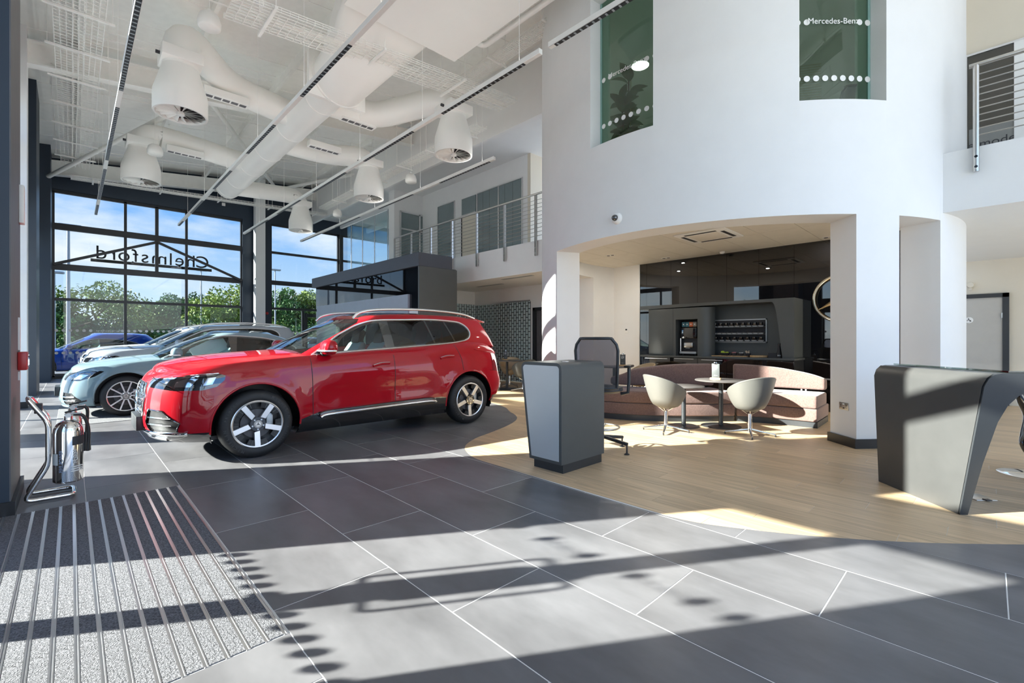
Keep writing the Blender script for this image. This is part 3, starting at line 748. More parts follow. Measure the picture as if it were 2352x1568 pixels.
for (p, q) in (((-.6, 19.9, 6.15), (2.3, 13.0, RZ(2.3) - .35)), ((2.3, 13.0, RZ(2.3) - .3), (6.0, 20.2, RZ(6) - .35)), ((6.2, 20.2, RZ(6) - .4), (9.5, 13.0, RZ(9) - .5))):
    MB().cyl(p, q, .06, 12).build('brace_tube', M['steelwhite'], rf, 40)
# ============================================================= balcony rails, ducts, lights
def railing(name, label, x, posts, ys, y_lo, y_hi):
    t = thing(name, label, 'railing', (0, 0, 0))
    zr = MZ1 + 1.06
    MB().cyl((x, y_lo, zr), (x, y_hi, zr), .024, 12).build('handrail', M['brushed'], t, 40)
    for k in range(10):
        z = MZ1 + .09 + k * .092
        MB().cyl((x, y_lo, z), (x, y_hi, z), .0065, 6).build('rail', M['brushed'], t, 40)
    for y in posts:
        po = MB().box(x - .012, x + .028, y - .030, y - .014, MZ1 - .36, zr - .02).build('post', M['brushed'], t)
        MB().box(x - .012, x + .028, y + .014, y + .030, MZ1 - .36, zr - .02).build('post', M['brushed'], t)
        for z in (MZ1 - .30, MZ1 - .18): MB().cyl((x - .02, y, z), (x + .06, y, z), .014, 8).build('bolt', M['brushed'], po, 40)
    return t
RXX = MX - .05
py_ = [onX(p, 500, RXX).y for p in (906, 944, 989, 1038, 1094.7, 1158.5, 1230)]
railing('balcony_railing', 'brushed steel balcony railing between the drum and the far white column', RXX, py_, None, 6.9, py_[0])
t_ = thing('balcony_railing', 'short brushed steel balcony railing at the right side of the drum', 'railing')
yp = onX(2242, 200, RXX).y; zr = onX(2232, 152, RXX).z; zb = onX(2242, 394, RXX).z
MB().cyl((RXX, yp + .06, zr), (RXX, -3.5, zr), .026, 12).build('handrail', M['brushed'], t_, 40)
po = MB().cyl((RXX, yp, zb), (RXX, yp, zr), .028, 14).build('post', M['brushed'], t_, 40)
for z in (zb + .05, zb + .17): MB().lathe([(0, 0), (.016, 0), (.016, .02), (0, .024)], 10, (0, 0, 0), 'x').build('bolt', M['chrome'], po, 40, loc=(RXX - .045, yp, z))
for yq in (-1.3, -2.6): MB().cyl((RXX, yq, zb), (RXX, yq, zr), .028, 14).build('post', M['brushed'], t_, 40)
for k in range(10):
    z = MZ1 + .12 + k * (zr - MZ1 - .16) / 10
    MB().cyl((RXX, yp, z), (RXX, -3.5, z), .007, 6).build('rail', M['brushed'], t_, 40)

# linear pendant lights
def track(x, y0, y1, label, dark):
    t = thing('linear_light', label, 'light', (x, 0, 5.0), group='linear pendant lights')
    MB().box(-.032, .032, y0, y1, .004, .075).build('housing', M['steelwhite'], t, bevel=.004, seg=1)
    for (a, b) in dark:
        lo = MB().box(-.026, .026, a, b, -.001, .005).build('louvre', M['black'], t)
        n = int((b - a) / .09)
        l2 = MB()
        for i in range(n):
            yy = a + (i + .5) * (b - a) / n; l2.box(-.022, .022, yy - .012, yy + .012, -.004, .0)
        l2.build('cell', M['galv'], lo)['kind'] = 'stuff'
    y = y0 + .4
    while y < y1:
        MB().cyl((0, y, .07), (0, y, RZ(x) - 5.0 - .05), .003, 5, cap=False).build('wire', M['steelwhite'], t); y += 2.4
    return t
pat = lambda y0, y1, s, on, off: [(a, min(a + on, y1 - .02)) for a in [y0 + s + k * (on + off) for k in range(40)] if a + .3 < y1]
track(.54, 2.0, 18.5, 'white linear pendant light running close to the side glazing', pat(2.0, 18.5, .3, 3.0, .7))
track(2.55, 2.0, 18.4, 'white linear pendant light running above the row of cars', pat(2.0, 18.4, .6, 1.7, 1.3))
track(4.42, 4.05, 18.3, 'white linear pendant light running beside the round duct', pat(4.05, 18.3, .3, 1.9, .9))
track(4.42, -1.0, 3.9, 'white linear pendant light crossing in front of the drum', pat(-1.0, 3.9, .1, 4.7, .3))
track(6.33, 7.1, 18.2, 'white linear pendant light parallel to the balcony railing', pat(7.1, 18.2, .15, 1.8, 1.2))

# main duct with plenum and reducer
DX, DZ, Dr = 3.75, 6.30, .345
dt = thing('air_duct', 'large round white ventilation duct running along the ceiling', 'duct')
MB().cyl((DX, 8.7, DZ), (DX, 17.5, DZ), Dr, 40).build('round_run', M['duct'], dt, 40)
for y in (9.6, 11.4, 13.1, 14.6, 16.1, 17.3): MB().lathe([(Dr, y - .02), (Dr + .012, y - .012), (Dr + .012, y + .012), (Dr, y + .02)], 40, (DX, 0, DZ), 'y').build('joint_band', M['duct'], dt, 40)
rd = MB(); n = 40; vs = []
for lv in range(9):
    f = lv / 8; y = 6.6 + 2.1 * f; g = sstep(0, 1, f)
    for i in range(n):
        a = 2 * PI * i / n; ca, sa = math.cos(a), math.sin(a); k = 1 / max(abs(ca), abs(sa))
        rx, rz = .78 * min(k, 1.3) * ca, .24 * min(k, 1.3) * sa
        vs.append((DX + (rx * (1 - g) + .50 * ca * g), y, DZ + .32 * (1 - g) + (rz * (1 - g) + .50 * sa * g)))
rd.add(vs, [(l * n + i, l * n + (i + 1) % n, (l + 1) * n + (i + 1) % n, (l + 1) * n + i) for l in range(8) for i in range(n)])
rd.build('reducer', M['duct'], dt, 50)
MB().lathe([(.50, 8.66), (.53, 8.66), (.53, 8.7), (.30, 8.7)], 40, (DX, 0, DZ), 'y').build('flange_ring', M['duct'], dt, 40)
MB().box(DX - .58, DX + .52, 8.7, 8.8, DZ - .46, DZ + .60).build('flange_plate', M['duct'], dt)
MB().box(2.95, 5.0, .6, 6.7, DZ + .0, DZ + .62).build('plenum_box', M['duct'], dt)
MB().box(4.3, 4.95, 3.2, 4.4, DZ - .07, DZ - .001).build('louvre_box', M['galv'], dt)
def bend(p, pts_r, n=6):
    """polyline with rounded corners"""
    out = [Vector(p[0])]
    for i in range(1, len(p) - 1):
        a, b, c_ = Vector(p[i - 1]), Vector(p[i]), Vector(p[i + 1])
        u, v = (a - b).normalized() * pts_r, (c_ - b).normalized() * pts_r
        for k in range(n + 1):
            t = k / n; out.append((b + u) * (1 - t) ** 2 + b * 2 * t * (1 - t) + (b + v) * t * t)
    return out + [Vector(p[-1])]
def diffuser(x, y, y_main, label, zb=5.24, bz=6.45):
    t = thing('swirl_diffuser', label, 'diffuser', (x, y, zb), group='swirl diffusers under the ceiling ducts')
    br = .27; top = 1.02
    sx = DX + (Dr * .6 if x > DX else -Dr * .6)
    if abs(y_main - y) < .3: path = [(sx - x, 0, DZ + .05 - zb), ((sx - x) * .3, 0, bz - zb), (0, 0, bz - zb), (0, 0, .72)]
    else: path = [(sx - x, y_main - y, DZ + .05 - zb), ((sx - x) * .45, y_main - y, (DZ + bz) / 2 - zb), (0, 0, bz - zb), (0, 0, .72)]
    MB().tube(bend(path, .42), br, 28).build('branch_duct', M['duct'], t, 40)
    MB().box(-.30, .30, -.30, .30, .86, 1.06).build('damper_box', M['duct'], t, bevel=.02)
    MB().cyl((-.29, -.05, .96), (-.36, -.05, .96), .03, 8).build('damper_knob', M['ink'], t, 40)
    MB().lathe([(.262, .88), (.262, .84), (.275, .80), (.40, .36), (.405, .30), (.405, .02), (.40, 0), (.37, 0), (.365, .03), (.365, .10), (0, .10)], 36).build('cone_body', M['duct'], t, 35)
    for k in range(16):
        a = 2 * PI * k / 16; ca, sa = math.cos(a), math.sin(a); tx, ty = -sa, ca
        r0, r1 = .05, .36
        MB().add([(r0 * ca, r0 * sa, .03), (r1 * ca, r1 * sa, .015), (r1 * ca + tx * .09, r1 * sa + ty * .09, .075), (r0 * ca + tx * .012, r0 * sa + ty * .012, .06)], [(0, 1, 2, 3)]).build('vane', M['steelwhite'], t)
    MB().lathe([(0, 0), (.06, 0), (.06, .05)], 16).build('hub', M['steelwhite'], t, 40)
    MB().cyl((0, 0, .095), (0, 0, .098), .364, 24).build('dark_throat', M['black'], t)
    for ch in t.children: pass
    return t
diffuser(1.40, 9.9, 10.9, 'big white swirl diffuser over the side of the pale blue car', 5.24, 6.72)
diffuser(1.28, 14.8, 14.7, 'white swirl diffuser over the silver cars near the far glazing', 5.24, 6.50)
diffuser(5.95, 8.0, 9.8, 'white swirl diffuser hanging close to the drum', 5.24, 6.52)
diffuser(6.05, 12.1, 12.6, 'white swirl diffuser over the middle of the balcony side', 5.24, 6.42)
diffuser(6.05, 17.4, 17.2, 'white swirl diffuser at the end of the duct near the far glazing')
# slot air valves under the branches
def slotbox(px, py, z, label):
    p = onZ(px, py, z)
    t = thing('slot_grille', label, 'grille', p, group='slot grilles on the duct branches')
    MB().box(-.40, .40, -.11, .11, 0, .15).build('box', M['duct'], t, bevel=.008, seg=1)
    for k in range(5): MB().box(-.36 + k * .148, -.24 + k * .148, -.05, .05, -.004, .002).build('slot', M['slate'], t)
slotbox(520, 232, 6.10, 'slot grille on the branch beside the big diffuser'); slotbox(425, 356, 6.10, 'slot grille on the branch above the silver cars')
slotbox(822, 285, 6.10, 'slot grille on the branch towards the drum'); slotbox(745, 345, 6.10, 'slot grille on the branch over the balcony side')
# pendant speakers
def speaker(px, py, z, label):
    p = onZ(px, py, z)
    t = thing('pendant_speaker', label, 'speaker', p, group='white pendant speakers')
    MB().lathe([(0, 0), (.13, 0), (.155, .02), (.16, .10), (.13, .20), (.08, .245), (.03, .26), (0, .26)], 24).build('dome', M['steelwhite'], t, 50)
    MB().cyl((0, 0, .25), (0, 0, RZ(p.x) - p.z), .005, 6).build('cable', M['steelwhite'], t)
    MB().box(-.03, .03, -.01, .01, .25, .30).build('bracket', M['steelwhite'], t)
speaker(481, 66, 6.1, 'white pendant speaker high above the middle of the hall'); speaker(356, 356, 5.7, 'white pendant speaker between the two side diffusers')
speaker(944, 420, 5.7, 'white pendant speaker before the balcony wall'); speaker(775, 497, 5.7, 'white pendant speaker near the tall glass partition')

# wire basket cable trays
def tray(name, label, p, q, w=.30, h=.06, nl=6, step=.12, hang=1.6, cables=2):
    p, q = Vector(p), Vector(q); d = (q - p); L = d.length; d.normalize(); a = d.cross(Vector((0, 0, 1))).normalized(); u = Vector((0, 0, 1))
    t = thing(name, label, 'cable tray')
    b = MB()
    for i in range(nl):
        o = (i / (nl - 1) - .5) * w; b.beam(p + a * o, q + a * o, .009, .009)
    for s_ in (-1, 1):
        for z in (.5, 1): b.beam(p + a * s_ * w / 2 + u * h * z, q + a * s_ * w / 2 + u * h * z, .010, .010)
    k = 0
    while k * step < L:
        c_ = p + d * k * step; l, r = c_ - a * w / 2, c_ + a * w / 2
        b.beam(l, r, .007, .007); b.beam(l, l + u * h, .007, .007); b.beam(r, r + u * h, .007, .007); k += 1
    b.build('wire_basket', M['steelwhite'], t)['kind'] = 'stuff'
    s = .5
    while s < L:
        c_ = p + d * s
        hb = MB().beam(c_ - a * (w / 2 + .12) - u * .025, c_ + a * (w / 2 + .12) - u * .025, .04, .03).build('trapeze_bar', M['steelwhite'], t)
        for s_ in (-1, 1):
            e = c_ + a * s_ * (w / 2 + .09); MB().beam(e, Vector((e.x, e.y, RZ(e.x) - .03)), .009, .009, (1, 0, 0)).build('hanger_rod', M['steelwhite'], hb)
        s += hang
    for k in range(cables):
        o = (k - (cables - 1) / 2) * .07; pts = [p + d * (L * i / 14) + a * (o + random.uniform(-.015, .015)) + u * .02 for i in range(15)]
        MB().tube(pts, .012, 6).build('cable', M['steelwhite'], t, 40)
    return t
ta = onZ(118, 60, 6.45); tb = onZ(165, 372, 6.3)
tray('cable_tray', 'wide wire basket tray running along the side glazing', (.10, 5.5, 6.5), (.10, 19.2, 6.5), .62, .07, 9, .11, 1.35, 3)
MB_t = tray('cable_tray', 'wire basket tray crossing the hall below the far roof beam', (.0, 19.4, 6.2), (8.8, 19.4, 6.55), .34, .06, 6, .12, 1.7, 2)
tray('cable_tray', 'wire basket tray crossing beneath the plenum box', (1.6, 7.4, 5.95), (7.0, 7.4, 6.45), .60, .07, 9, .12, 1.7, 3)
tray('cable_tray', 'wire basket tray running along the balcony bulkhead', (7.0, 8.3, 6.3), (7.0, 17.8, 6.3), .30, .06, 6, .12, 1.5, 2)
tray('cable_tray', 'perforated tray next to the drum under the roof', (6.3, 5.0, 7.0), (6.3, 8.5, 7.0), .30, .06, 8, .05, 1.5, 1)
o = MB().tube(bend([(4.98, 6.3, 6.55), (5.35, 6.3, 6.55), (5.35, 4.6, 6.55)], .12), .05, 12).build('drain_pipe', M['steelwhite'], None, 40); tag(o, 'white bent pipe beside the plenum box and drum', 'pipe')
k = 0
for (y, x0, x1) in ((9.1, .6, 4.0), (9.35, .6, 4.0), (11.4, .2, 3.4), (11.7, .2, 3.4), (14.1, .2, 3.6), (14.4, .2, 6.0), (16.9, .2, 6.5), (17.2, .2, 6.5), (18.9, .2, 7.5), (6.0, 2.0, 6.0)):
    o = MB().beam((x0, y, RZ(x0) - .24), (x1, y, RZ(x1) - .24), .022, .022).build('conduit', M['steelwhite']); k += 1
    tag(o, 'thin white conduit fixed across the ceiling purlins', 'conduit', 'thin ceiling conduits')
p = onZ(600, 12, 7.0)
t_ = thing('smoke_detector', 'white beam smoke detector with a red tag on the ceiling steel', 'detector', p)
MB().lathe([(0, 0), (.06, 0), (.085, .03), (.085, .07), (.05, .09)], 20).build('head', M['paper'], t_, 40); MB().cyl((0, 0, .08), (0, 0, RZ(p.x) - p.z), .012, 8).build('stem', M['steelwhite'], t_)
MB().cyl((-.05, 0, .075), (-.05, 0, .11), .02, 8).build('red_tag', M['red_plastic'], t_, 40)
# cameras, sockets, small fittings on the drum and walls
def drum_pt(px, py, r=DR):
    a, t = drum_ang(px); z = (ray(px, py) * t + ORG).z
    return Vector((DC.x + r * math.cos(a), DC.y + r * math.sin(a), z)), a
def dome_cam(px, py, label, s=1.0):
    p, a = drum_pt(px, py)
    t = thing('security_camera', label, 'camera', p, a)
    MB().lathe([(0, .06 * s), (.055 * s, .055 * s), (.075 * s, .03 * s), (.08 * s, 0)], 24, axis='x').build('mount', M['paper'], t, 50)
    MB().lathe([(0, .115 * s), (.025 * s, .105 * s), (.042 * s, .08 * s), (.046 * s, .045 * s)], 20, axis='x').build('dome', M['gloss'], t, 60)
dome_cam(1418, 502, 'white dome camera with black eye on the drum above the lounge')
dome_cam(2209, 478, 'white dome camera at the right edge of the drum', .8)
# fascia socket on the centre pier
ca_, _ = drum_ang(1967); d0 = Vector((DC.x + DR * math.cos(ca_), DC.y + DR * math.sin(ca_)))
nr = Vector((math.cos(ca_), math.sin(ca_))); face_n = Vector((nr.y, -nr.x))     # jamb face looks along the tangent
if face_n.dot(-d0) < 0: face_n = -face_n
pc = d0 - nr * (DT * .45); rz = math.atan2(face_n.y, face_n.x)
t_ = thing('wall_socket', 'double brushed steel wall socket on the centre pier', 'socket', (pc.x, pc.y, .47), rz)
MB().box(0, .008, -.074, .074, -.044, .044).build('plate', M['brushed'], t_, bevel=.003)
for yy in (-.042, .042):
    h = MB()
    h.box(.008, .0095, yy - .005, yy + .005, .002, .016).box(.008, .0095, yy - .014, yy - .006, -.02, -.013).box(.008, .0095, yy + .006, yy + .014, -.02, -.013); h.build('pin_hole', M['ink'], t_)
MB().box(.008, .012, -.014, -.002, .018, .034).box(.008, .012, .002, .014, .018, .034).build('switch', M['paper'], t_)
MB().box(.008, .0095, -.012, .012, -.030, -.014).build('usb_port', M['ink'], t_)
yq = onX(1439, 759, KX - .02)
t_ = thing('thermostat', 'small white thermostat with dark display on the lounge wall', 'thermostat', (KX - .02, yq.y, yq.z))
MB().box(-.012, 0, -.05, .05, -.06, .06).build('case', M['paper'], t_, bevel=.004); MB().box(-.0135, -.012, -.025, .025, .005, .04).build('display', M['ink'], t_)
# call point on the entrance pier
t_ = thing('call_point', 'red fire alarm call point box on the slate entrance pier', 'alarm', (-.314, 5.58, 1.10))
MB().box(0, .055, -.10, .10, -.075, .075).build('case', M['red_plastic'], t_, bevel=.008); MB().box(.055, .06, -.07, .07, -.05, .05).build('cover', M['pane'], t_)
MB().box(0, .012, -.03, .03, .09, .36).build('notice', M['paper'], t_); MB().box(0, .012, -.03, .03, -.16, -.085).build('label_strip', M['paper'], t_)
o = MB().box(0, .03, -.06, .06, -.16, .16).build('wall_plate', M['paper'], None, bevel=.005, loc=(-.314, 5.70, 2.42)); tag(o, 'white upright plate high on the slate entrance pier', 'plate')
yq = onX(2229, 655, 13.1)
t_ = thing('exit_sounder', 'small cream sounder on the wall above the grey door', 'alarm', (13.1, yq.y, yq.z)); MB().lathe([(0, -.09), (.05, -.08), (.06, -.03), (.06, 0)], 16, axis='x').build('body', M['cream'], t_, 40); MB().box(-.05, 0, -.02, .02, -.11, -.05).build('bracket', M['cream'], t_)
# lounge ceiling fittings
t_ = thing('air_cassette', 'white four-way air cassette set in the lounge ceiling', 'air conditioner', onZ(1627, 540, LZ))
MB().box(-.42, .42, -.42, .42, -.025, 0).build('panel', M['paper'], t_, bevel=.01); MB().box(-.25, .25, -.25, .25, -.03, -.02).build('intake', M['panel'], t_, bevel=.005)
for a in range(4): MB().box(-.26, .26, .30, .36, -.028, -.02).build('slot', M['ink'], t_, rot=(0, 0, a * PI / 2))
for (px, py, lb) in ((1402, 586, 'near the pale wall'), (1530, 592, 'before the black wall'), (1905, 544, 'beside the centre pier'), (1518, 534, 'beside the air cassette')):
    p = onZ(px, py, LZ)
    t_ = thing('spotlight', 'twin recessed spotlight in the lounge ceiling ' + lb, 'light', p, group='twin recessed spotlights')
    dl = bpy.data.lights.new('lounge_fill', 'AREA'); dl.shape = 'DISK'; dl.size = .07; dl.energy = 6; dl.color = (1, .93, .82); dlo = bpy.data.objects.new('lounge_fill', dl); C.objects.link(dlo); dlo.parent = t_; dlo.location = (0, 0, -.02)  # fill lamp added to brighten the lounge; the spotlights are unlit
    MB().box(-.05, .05, -.10, .10, -.006, 0).build('bezel', M['paper'], t_)
    for s_ in (-1, 1): MB().cyl((0, s_ * .05, -.010), (0, s_ * .05, -.006), .032, 16).build('lens', M['ink'], t_)
o = MB().lathe([(0, -.045), (.035, -.04), (.05, -.015), (.05, 0)], 16).build('smoke_alarm', M['paper'], None, 40, loc=onZ(1659, 578, LZ)); tag(o, 'white round smoke alarm on the lounge ceiling by the black wall', 'alarm')
for (px, py, lb) in ((1188, 637, 'nearer the drum'), (1125, 655, 'further from the drum')):
    o = MB().box(-.05, .05, -.55, .55, -.006, 0).build('slot_diffuser', M['galv'], None, loc=onZ(px, py, MZ0)); tag(o, 'dark slot diffuser in the soffit under the mezzanine ' + lb, 'diffuser')
# ============================================================= cars
def outline(xf, xr, w, Lf, Lr, pf, pr, nf=22, nm=46, nr=18):
    o = []
    for i in range(nf):
        th = .5 * PI * i / nf; o.append((xf + Lf * (1 - math.cos(th) ** (2 / pf)), w * math.sin(th) ** (2 / pf)))
    for i in range(nm + 1):
        o.append((xf + Lf + (xr - Lr - xf - Lf) * i / nm, w))
    for i in range(nr - 1, -1, -1):
        th = .5 * PI * i / nr; o.append((xr - Lr * (1 - math.cos(th) ** (2 / pr)), w * math.sin(th) ** (2 / pr)))
    return o
def shell(levels, post):
    """levels: list of half outlines as (x, y, z); mirrored, lofted and returned as a bmesh"""
    bm = bmesh.new(); rows = []
    for lv in levels:
        ring = [post(*p) for p in lv]
        n = len(ring)
        near = [bm.verts.new((x, -y, z)) for x, y, z in ring]
        far = [near[0]] + [bm.verts.new((x, y, z)) for x, y, z in ring[1:-1]] + [near[-1]]
        rows.append((near, far))
    def fc(*v):
        v = list(dict.fromkeys(v))
        if len(v) > 2:
            try: bm.faces.new(v)
            except ValueError: pass
    for (a, a2), (b, b2) in zip(rows, rows[1:]):
        for i in range(len(a) - 1):
            fc(a[i], a[i + 1], b[i + 1], b[i]); fc(a2[i + 1], a2[i], b2[i], b2[i + 1])
    bmesh.ops.remove_doubles(bm, verts=bm.verts, dist=2e-4)
    return bm
PROJ = {'xz': (0, 2), 'yz': (1, 2), 'xy': (0, 1)}
def cut(bm, poly, pr, filt, tg):
    """split the surface along a convex outline seen along one axis; faces inside get the tag"""
    lay = bm.faces.layers.int.get('tag') or bm.faces.layers.int.new('tag')
    i, j = PROJ[pr]; k = 3 - i - j
    ar = sum(poly[a][0] * poly[(a + 1) % len(poly)][1] - poly[(a + 1) % len(poly)][0] * poly[a][1] for a in range(len(poly)))
    if ar < 0: poly = poly[::-1]
    lo = [min(p[a] for p in poly) for a in (0, 1)]; hi = [max(p[a] for p in poly) for a in (0, 1)]
    cand = []
    for f in bm.faces:
        us = [v.co[i] for v in f.verts]; vs = [v.co[j] for v in f.verts]
        if max(us) < lo[0] or min(us) > hi[0] or max(vs) < lo[1] or min(vs) > hi[1]: continue
        if filt(f): cand.append(f)
    for a in range(len(poly)):
        p, q = poly[a], poly[(a + 1) % len(poly)]
        co = Vector((0, 0, 0)); no = Vector((0, 0, 0)); co[i], co[j] = p; no[i], no[j] = -(q[1] - p[1]), (q[0] - p[0])
        if no.length < 1e-9: continue
        no.normalize()
        geom = list({v for f in cand for v in f.verts}) + list({e for f in cand for e in f.edges}) + cand
        r = bmesh.ops.bisect_plane(bm, geom=geom, dist=1e-6, plane_co=co, plane_no=no)
        fs = {g for g in r['geom'] if isinstance(g, bmesh.types.BMFace) and g.is_valid} | {f for f in cand if f.is_valid}
        cand = [f for f in fs if (f.calc_center_median() - co).dot(no) > 0]
        if not cand: return []
    for f in cand: f[lay] = tg
    return cand
def parts_from(bm, names, parent, inset={}, skip=()):
    lay = bm.faces.layers.int.get('tag')
    bm.normal_update()
    vn = {v: v.normal.copy() for v in bm.verts}
    groups = {}
    for f in bm.faces: groups.setdefault(f[lay] if lay else 0, []).append(f)
    out = {}
    todo = []
    for tg, fs in groups.items():
        if tg in skip or tg not in names: continue
        if tg == 0: todo.append((tg, fs)); continue
        left = set(fs)                     # each separate pane or lamp is a part of its own
        while left:
            st_ = [left.pop()]; isl = []
            while st_:
                f = st_.pop(); isl.append(f)
                for e in f.edges:
                    for g in e.link_faces:
                        if g in left: left.remove(g); st_.append(g)
            if len(isl) > 1 or isl[0].calc_area() > 1e-4: todo.append((tg, isl))
    for tg, fs in todo:
        nm, m = names[tg]; off = inset.get(tg, 0)
        idx = {}; vs = []; nrm = []; fc = []
        for f in fs:
            q = []
            for v in f.verts:
                if v not in idx: idx[v] = len(vs); vs.append(v.co + vn[v] * off); nrm.append(vn[v])
                q.append(idx[v])
            fc.append(q)
        me = bpy.data.meshes.new(nm); me.from_pydata([tuple(v) for v in vs], [], fc); me.materials.append(m)
        me.polygons.foreach_set('use_smooth', [True] * len(me.polygons))
        me.normals_split_custom_set_from_vertices([tuple(n_) for n_ in nrm])
        out[tg] = link(nm, me, parent)
    return out
NOFACE = lambda f: True
nearf = lambda f: f.calc_center_median().y < -.05
farf = lambda f: f.calc_center_median().y > .05

# wheels -------------------------------------------------------
def star_mesh(r, th=.01, ring=True, n=36):
    """three-pointed star in a ring, in the XZ plane facing -Y"""
    b = MB()
    if ring: b.tube([(r * math.cos(2 * PI * i / n), 0, r * math.sin(2 * PI * i / n)) for i in range(n)], r * .075, 10, closed=True)
    for k in range(3):
        a = PI / 2 + k * 2 * PI / 3; l, rr = a + PI / 3, a - PI / 3
        tip = (r * .95 * math.cos(a), 0, r * .95 * math.sin(a)); q = r * .16
        L_, R_ = (q * math.cos(l), 0, q * math.sin(l)), (q * math.cos(rr), 0, q * math.sin(rr))
        c0, c1 = (0, -r * .13, 0), (0, r * .13, 0)
        b.add([tip, L_, R_, c0, c1], [(0, 1, 3), (0, 3, 2), (0, 4, 1), (0, 2, 4)])
    return b
def wheel_proto(r, rim, wd, style):
    """wheel at the origin, outer face towards -Y; returns an Empty with its parts"""
    t = bpy.data.objects.new('wheel', None); C.objects.link(t)
    h = wd / 2
    prof = [(rim, -h + .012), (rim + .012, -h + .004), (r - .075, -h - .004), (r - .035, -h + .004), (r - .010, -h + .03), (r, -h + .06), (r, h - .06), (r - .010, h - .03), (r - .04, h), (rim + .01, h), (rim, h - .01)]
    MB().lathe(prof, 56, axis='y').build('tyre', M['rubber'], t, 35)
    tr = MB()
    for y in (-.055, 0, .055): tr.lathe([(r - .004, y - .006), (r + .0012, y - .004), (r + .0012, y + .004), (r - .004, y + .006)], 56, axis='y')
    MB().lathe([(rim + .004, -h + .006), (rim - .004, -h + .001), (rim - .016, -h + .006), (rim - .022, -h + .03), (rim - .028, h - .02)], 56, axis='y').build('rim', M['alu'] if style else M['silver'], t, 30)
    MB().lathe([(rim - .02, -.01), (.02, -.01)], 40, axis='y').build('rim_back', M['black'], t)
    MB().cyl((0, -h + .075, 0), (0, -h + .10, 0), rim * .62, 40).build('brake_disc', M['slate'], t, 40)
    MB().boxc((rim * .5, -h + .07, rim * .1), (.07, .05, .16)).build('caliper', M['galv'], t, bevel=.012)
    if style == 5:
        for k in range(5):
            a = PI / 2 + PI + k * 2 * PI / 5; M4 = Matrix.Rotation(-a, 4, 'Y')
            w0, w1 = .022, .030
            sp = MB().add([(.085, -h + .012, -w0 - .012), (rim - .008, -h + .004, -w1), (rim - .008, -h + .004, w1), (.070, -h + .012, w0), (.085, -h + .05, -w0 - .015), (rim - .008, -h + .045, -w1), (rim - .008, -h + .045, w1), (.070, -h + .05, w0 + .003)],
                          [(0, 3, 2, 1), (4, 5, 6, 7), (0, 1, 5, 4), (1, 2, 6, 5), (2, 3, 7, 6), (3, 0, 4, 7)])
            sp.xform(M4).build('spoke', M['alu'], t, bevel=.003, seg=1)
            ae = MB().lathe([(rim * .70, -h + .022), (rim - .012, -h + .016), (rim - .012, -h + .035), (rim * .70, -h + .035), (rim * .70, -h + .022)], 12, axis='y', a0=a + .17 if False else -a + .16 - 2 * PI / 5 + 2 * PI / 5, a1=-a + 2 * PI / 5 - .16)
            ao = ae.build('aero_panel', M['black'], t, 30)
            ss = MB()
            for q in range(4):
                aa = -a + .34 + q * .17; M5 = Matrix.Rotation(-aa, 4, 'Y')
                b0 = len(ss.v); ss.box(rim * .74, rim * .93, -h + .013, -h + .020, -.004, .004); ss.xform(M5, b0)
            s5 = ss.build('slot_line', M['anthra'], ao); s5['kind'] = 'stuff'
    else:
        n = style or 10
        for k in range(n // 2):
            for s_ in (-1, 1):
                a = k * 4 * PI / n + PI / 2; sp = MB()
                pa = Vector((.055 * math.cos(a + s_ * .25), -h + .012, .055 * math.sin(a + s_ * .25))); pb = Vector(((rim - .006) * math.cos(a + s_ * .30), -h + .006, (rim - .006) * math.sin(a + s_ * .30)))
                sp.beam(pa, pb, .02, .035, (0, 1, 0)); sp.build('spoke', M['alu'], t)
    MB().cyl((0, -h + .004, 0), (0, -h + .06, 0), .075, 24).build('hub', M['gloss'], t, 40)
    MB().cyl((0, -h - .004, 0), (0, -h + .01, 0), .040, 24).build('hub_cap', M['brushed'], t, 40)
    sm = star_mesh(.033).build('hub_star', M['ink'], t, 30, loc=(0, -h - .004, 0))
    for k in range(5):
        a = PI / 2 + k * 2 * PI / 5 + PI / 5
        MB().cyl((.056 * math.cos(a), -h, .056 * math.sin(a)), (.056 * math.cos(a), -h + .02, .056 * math.sin(a)), .009, 8).build('lug_nut', M['chrome'], t, 40)
    return t
def tyre_text(w, r, h, s, a0, size, da):
    m_ = mat('tyre_letter%d' % len(bpy.data.materials), (.045, .045, .047), .55)
    for k, ch in enumerate(s):
        a = a0 - k * da
        me = text_mesh('letter', ch, size, m_, .0015, bold=.0006)
        o = link('letter', me, w, (r * math.cos(a), -h - .003, r * math.sin(a)))
        o.rotation_euler = Matrix.Rotation(-(a - PI / 2), 3, 'Y').to_4x4().to_3x3() .to_euler() if False else (Matrix.Rotation(-(a - PI / 2), 3, 'Y') @ Matrix.Rotation(PI / 2, 3, 'X')).to_euler()

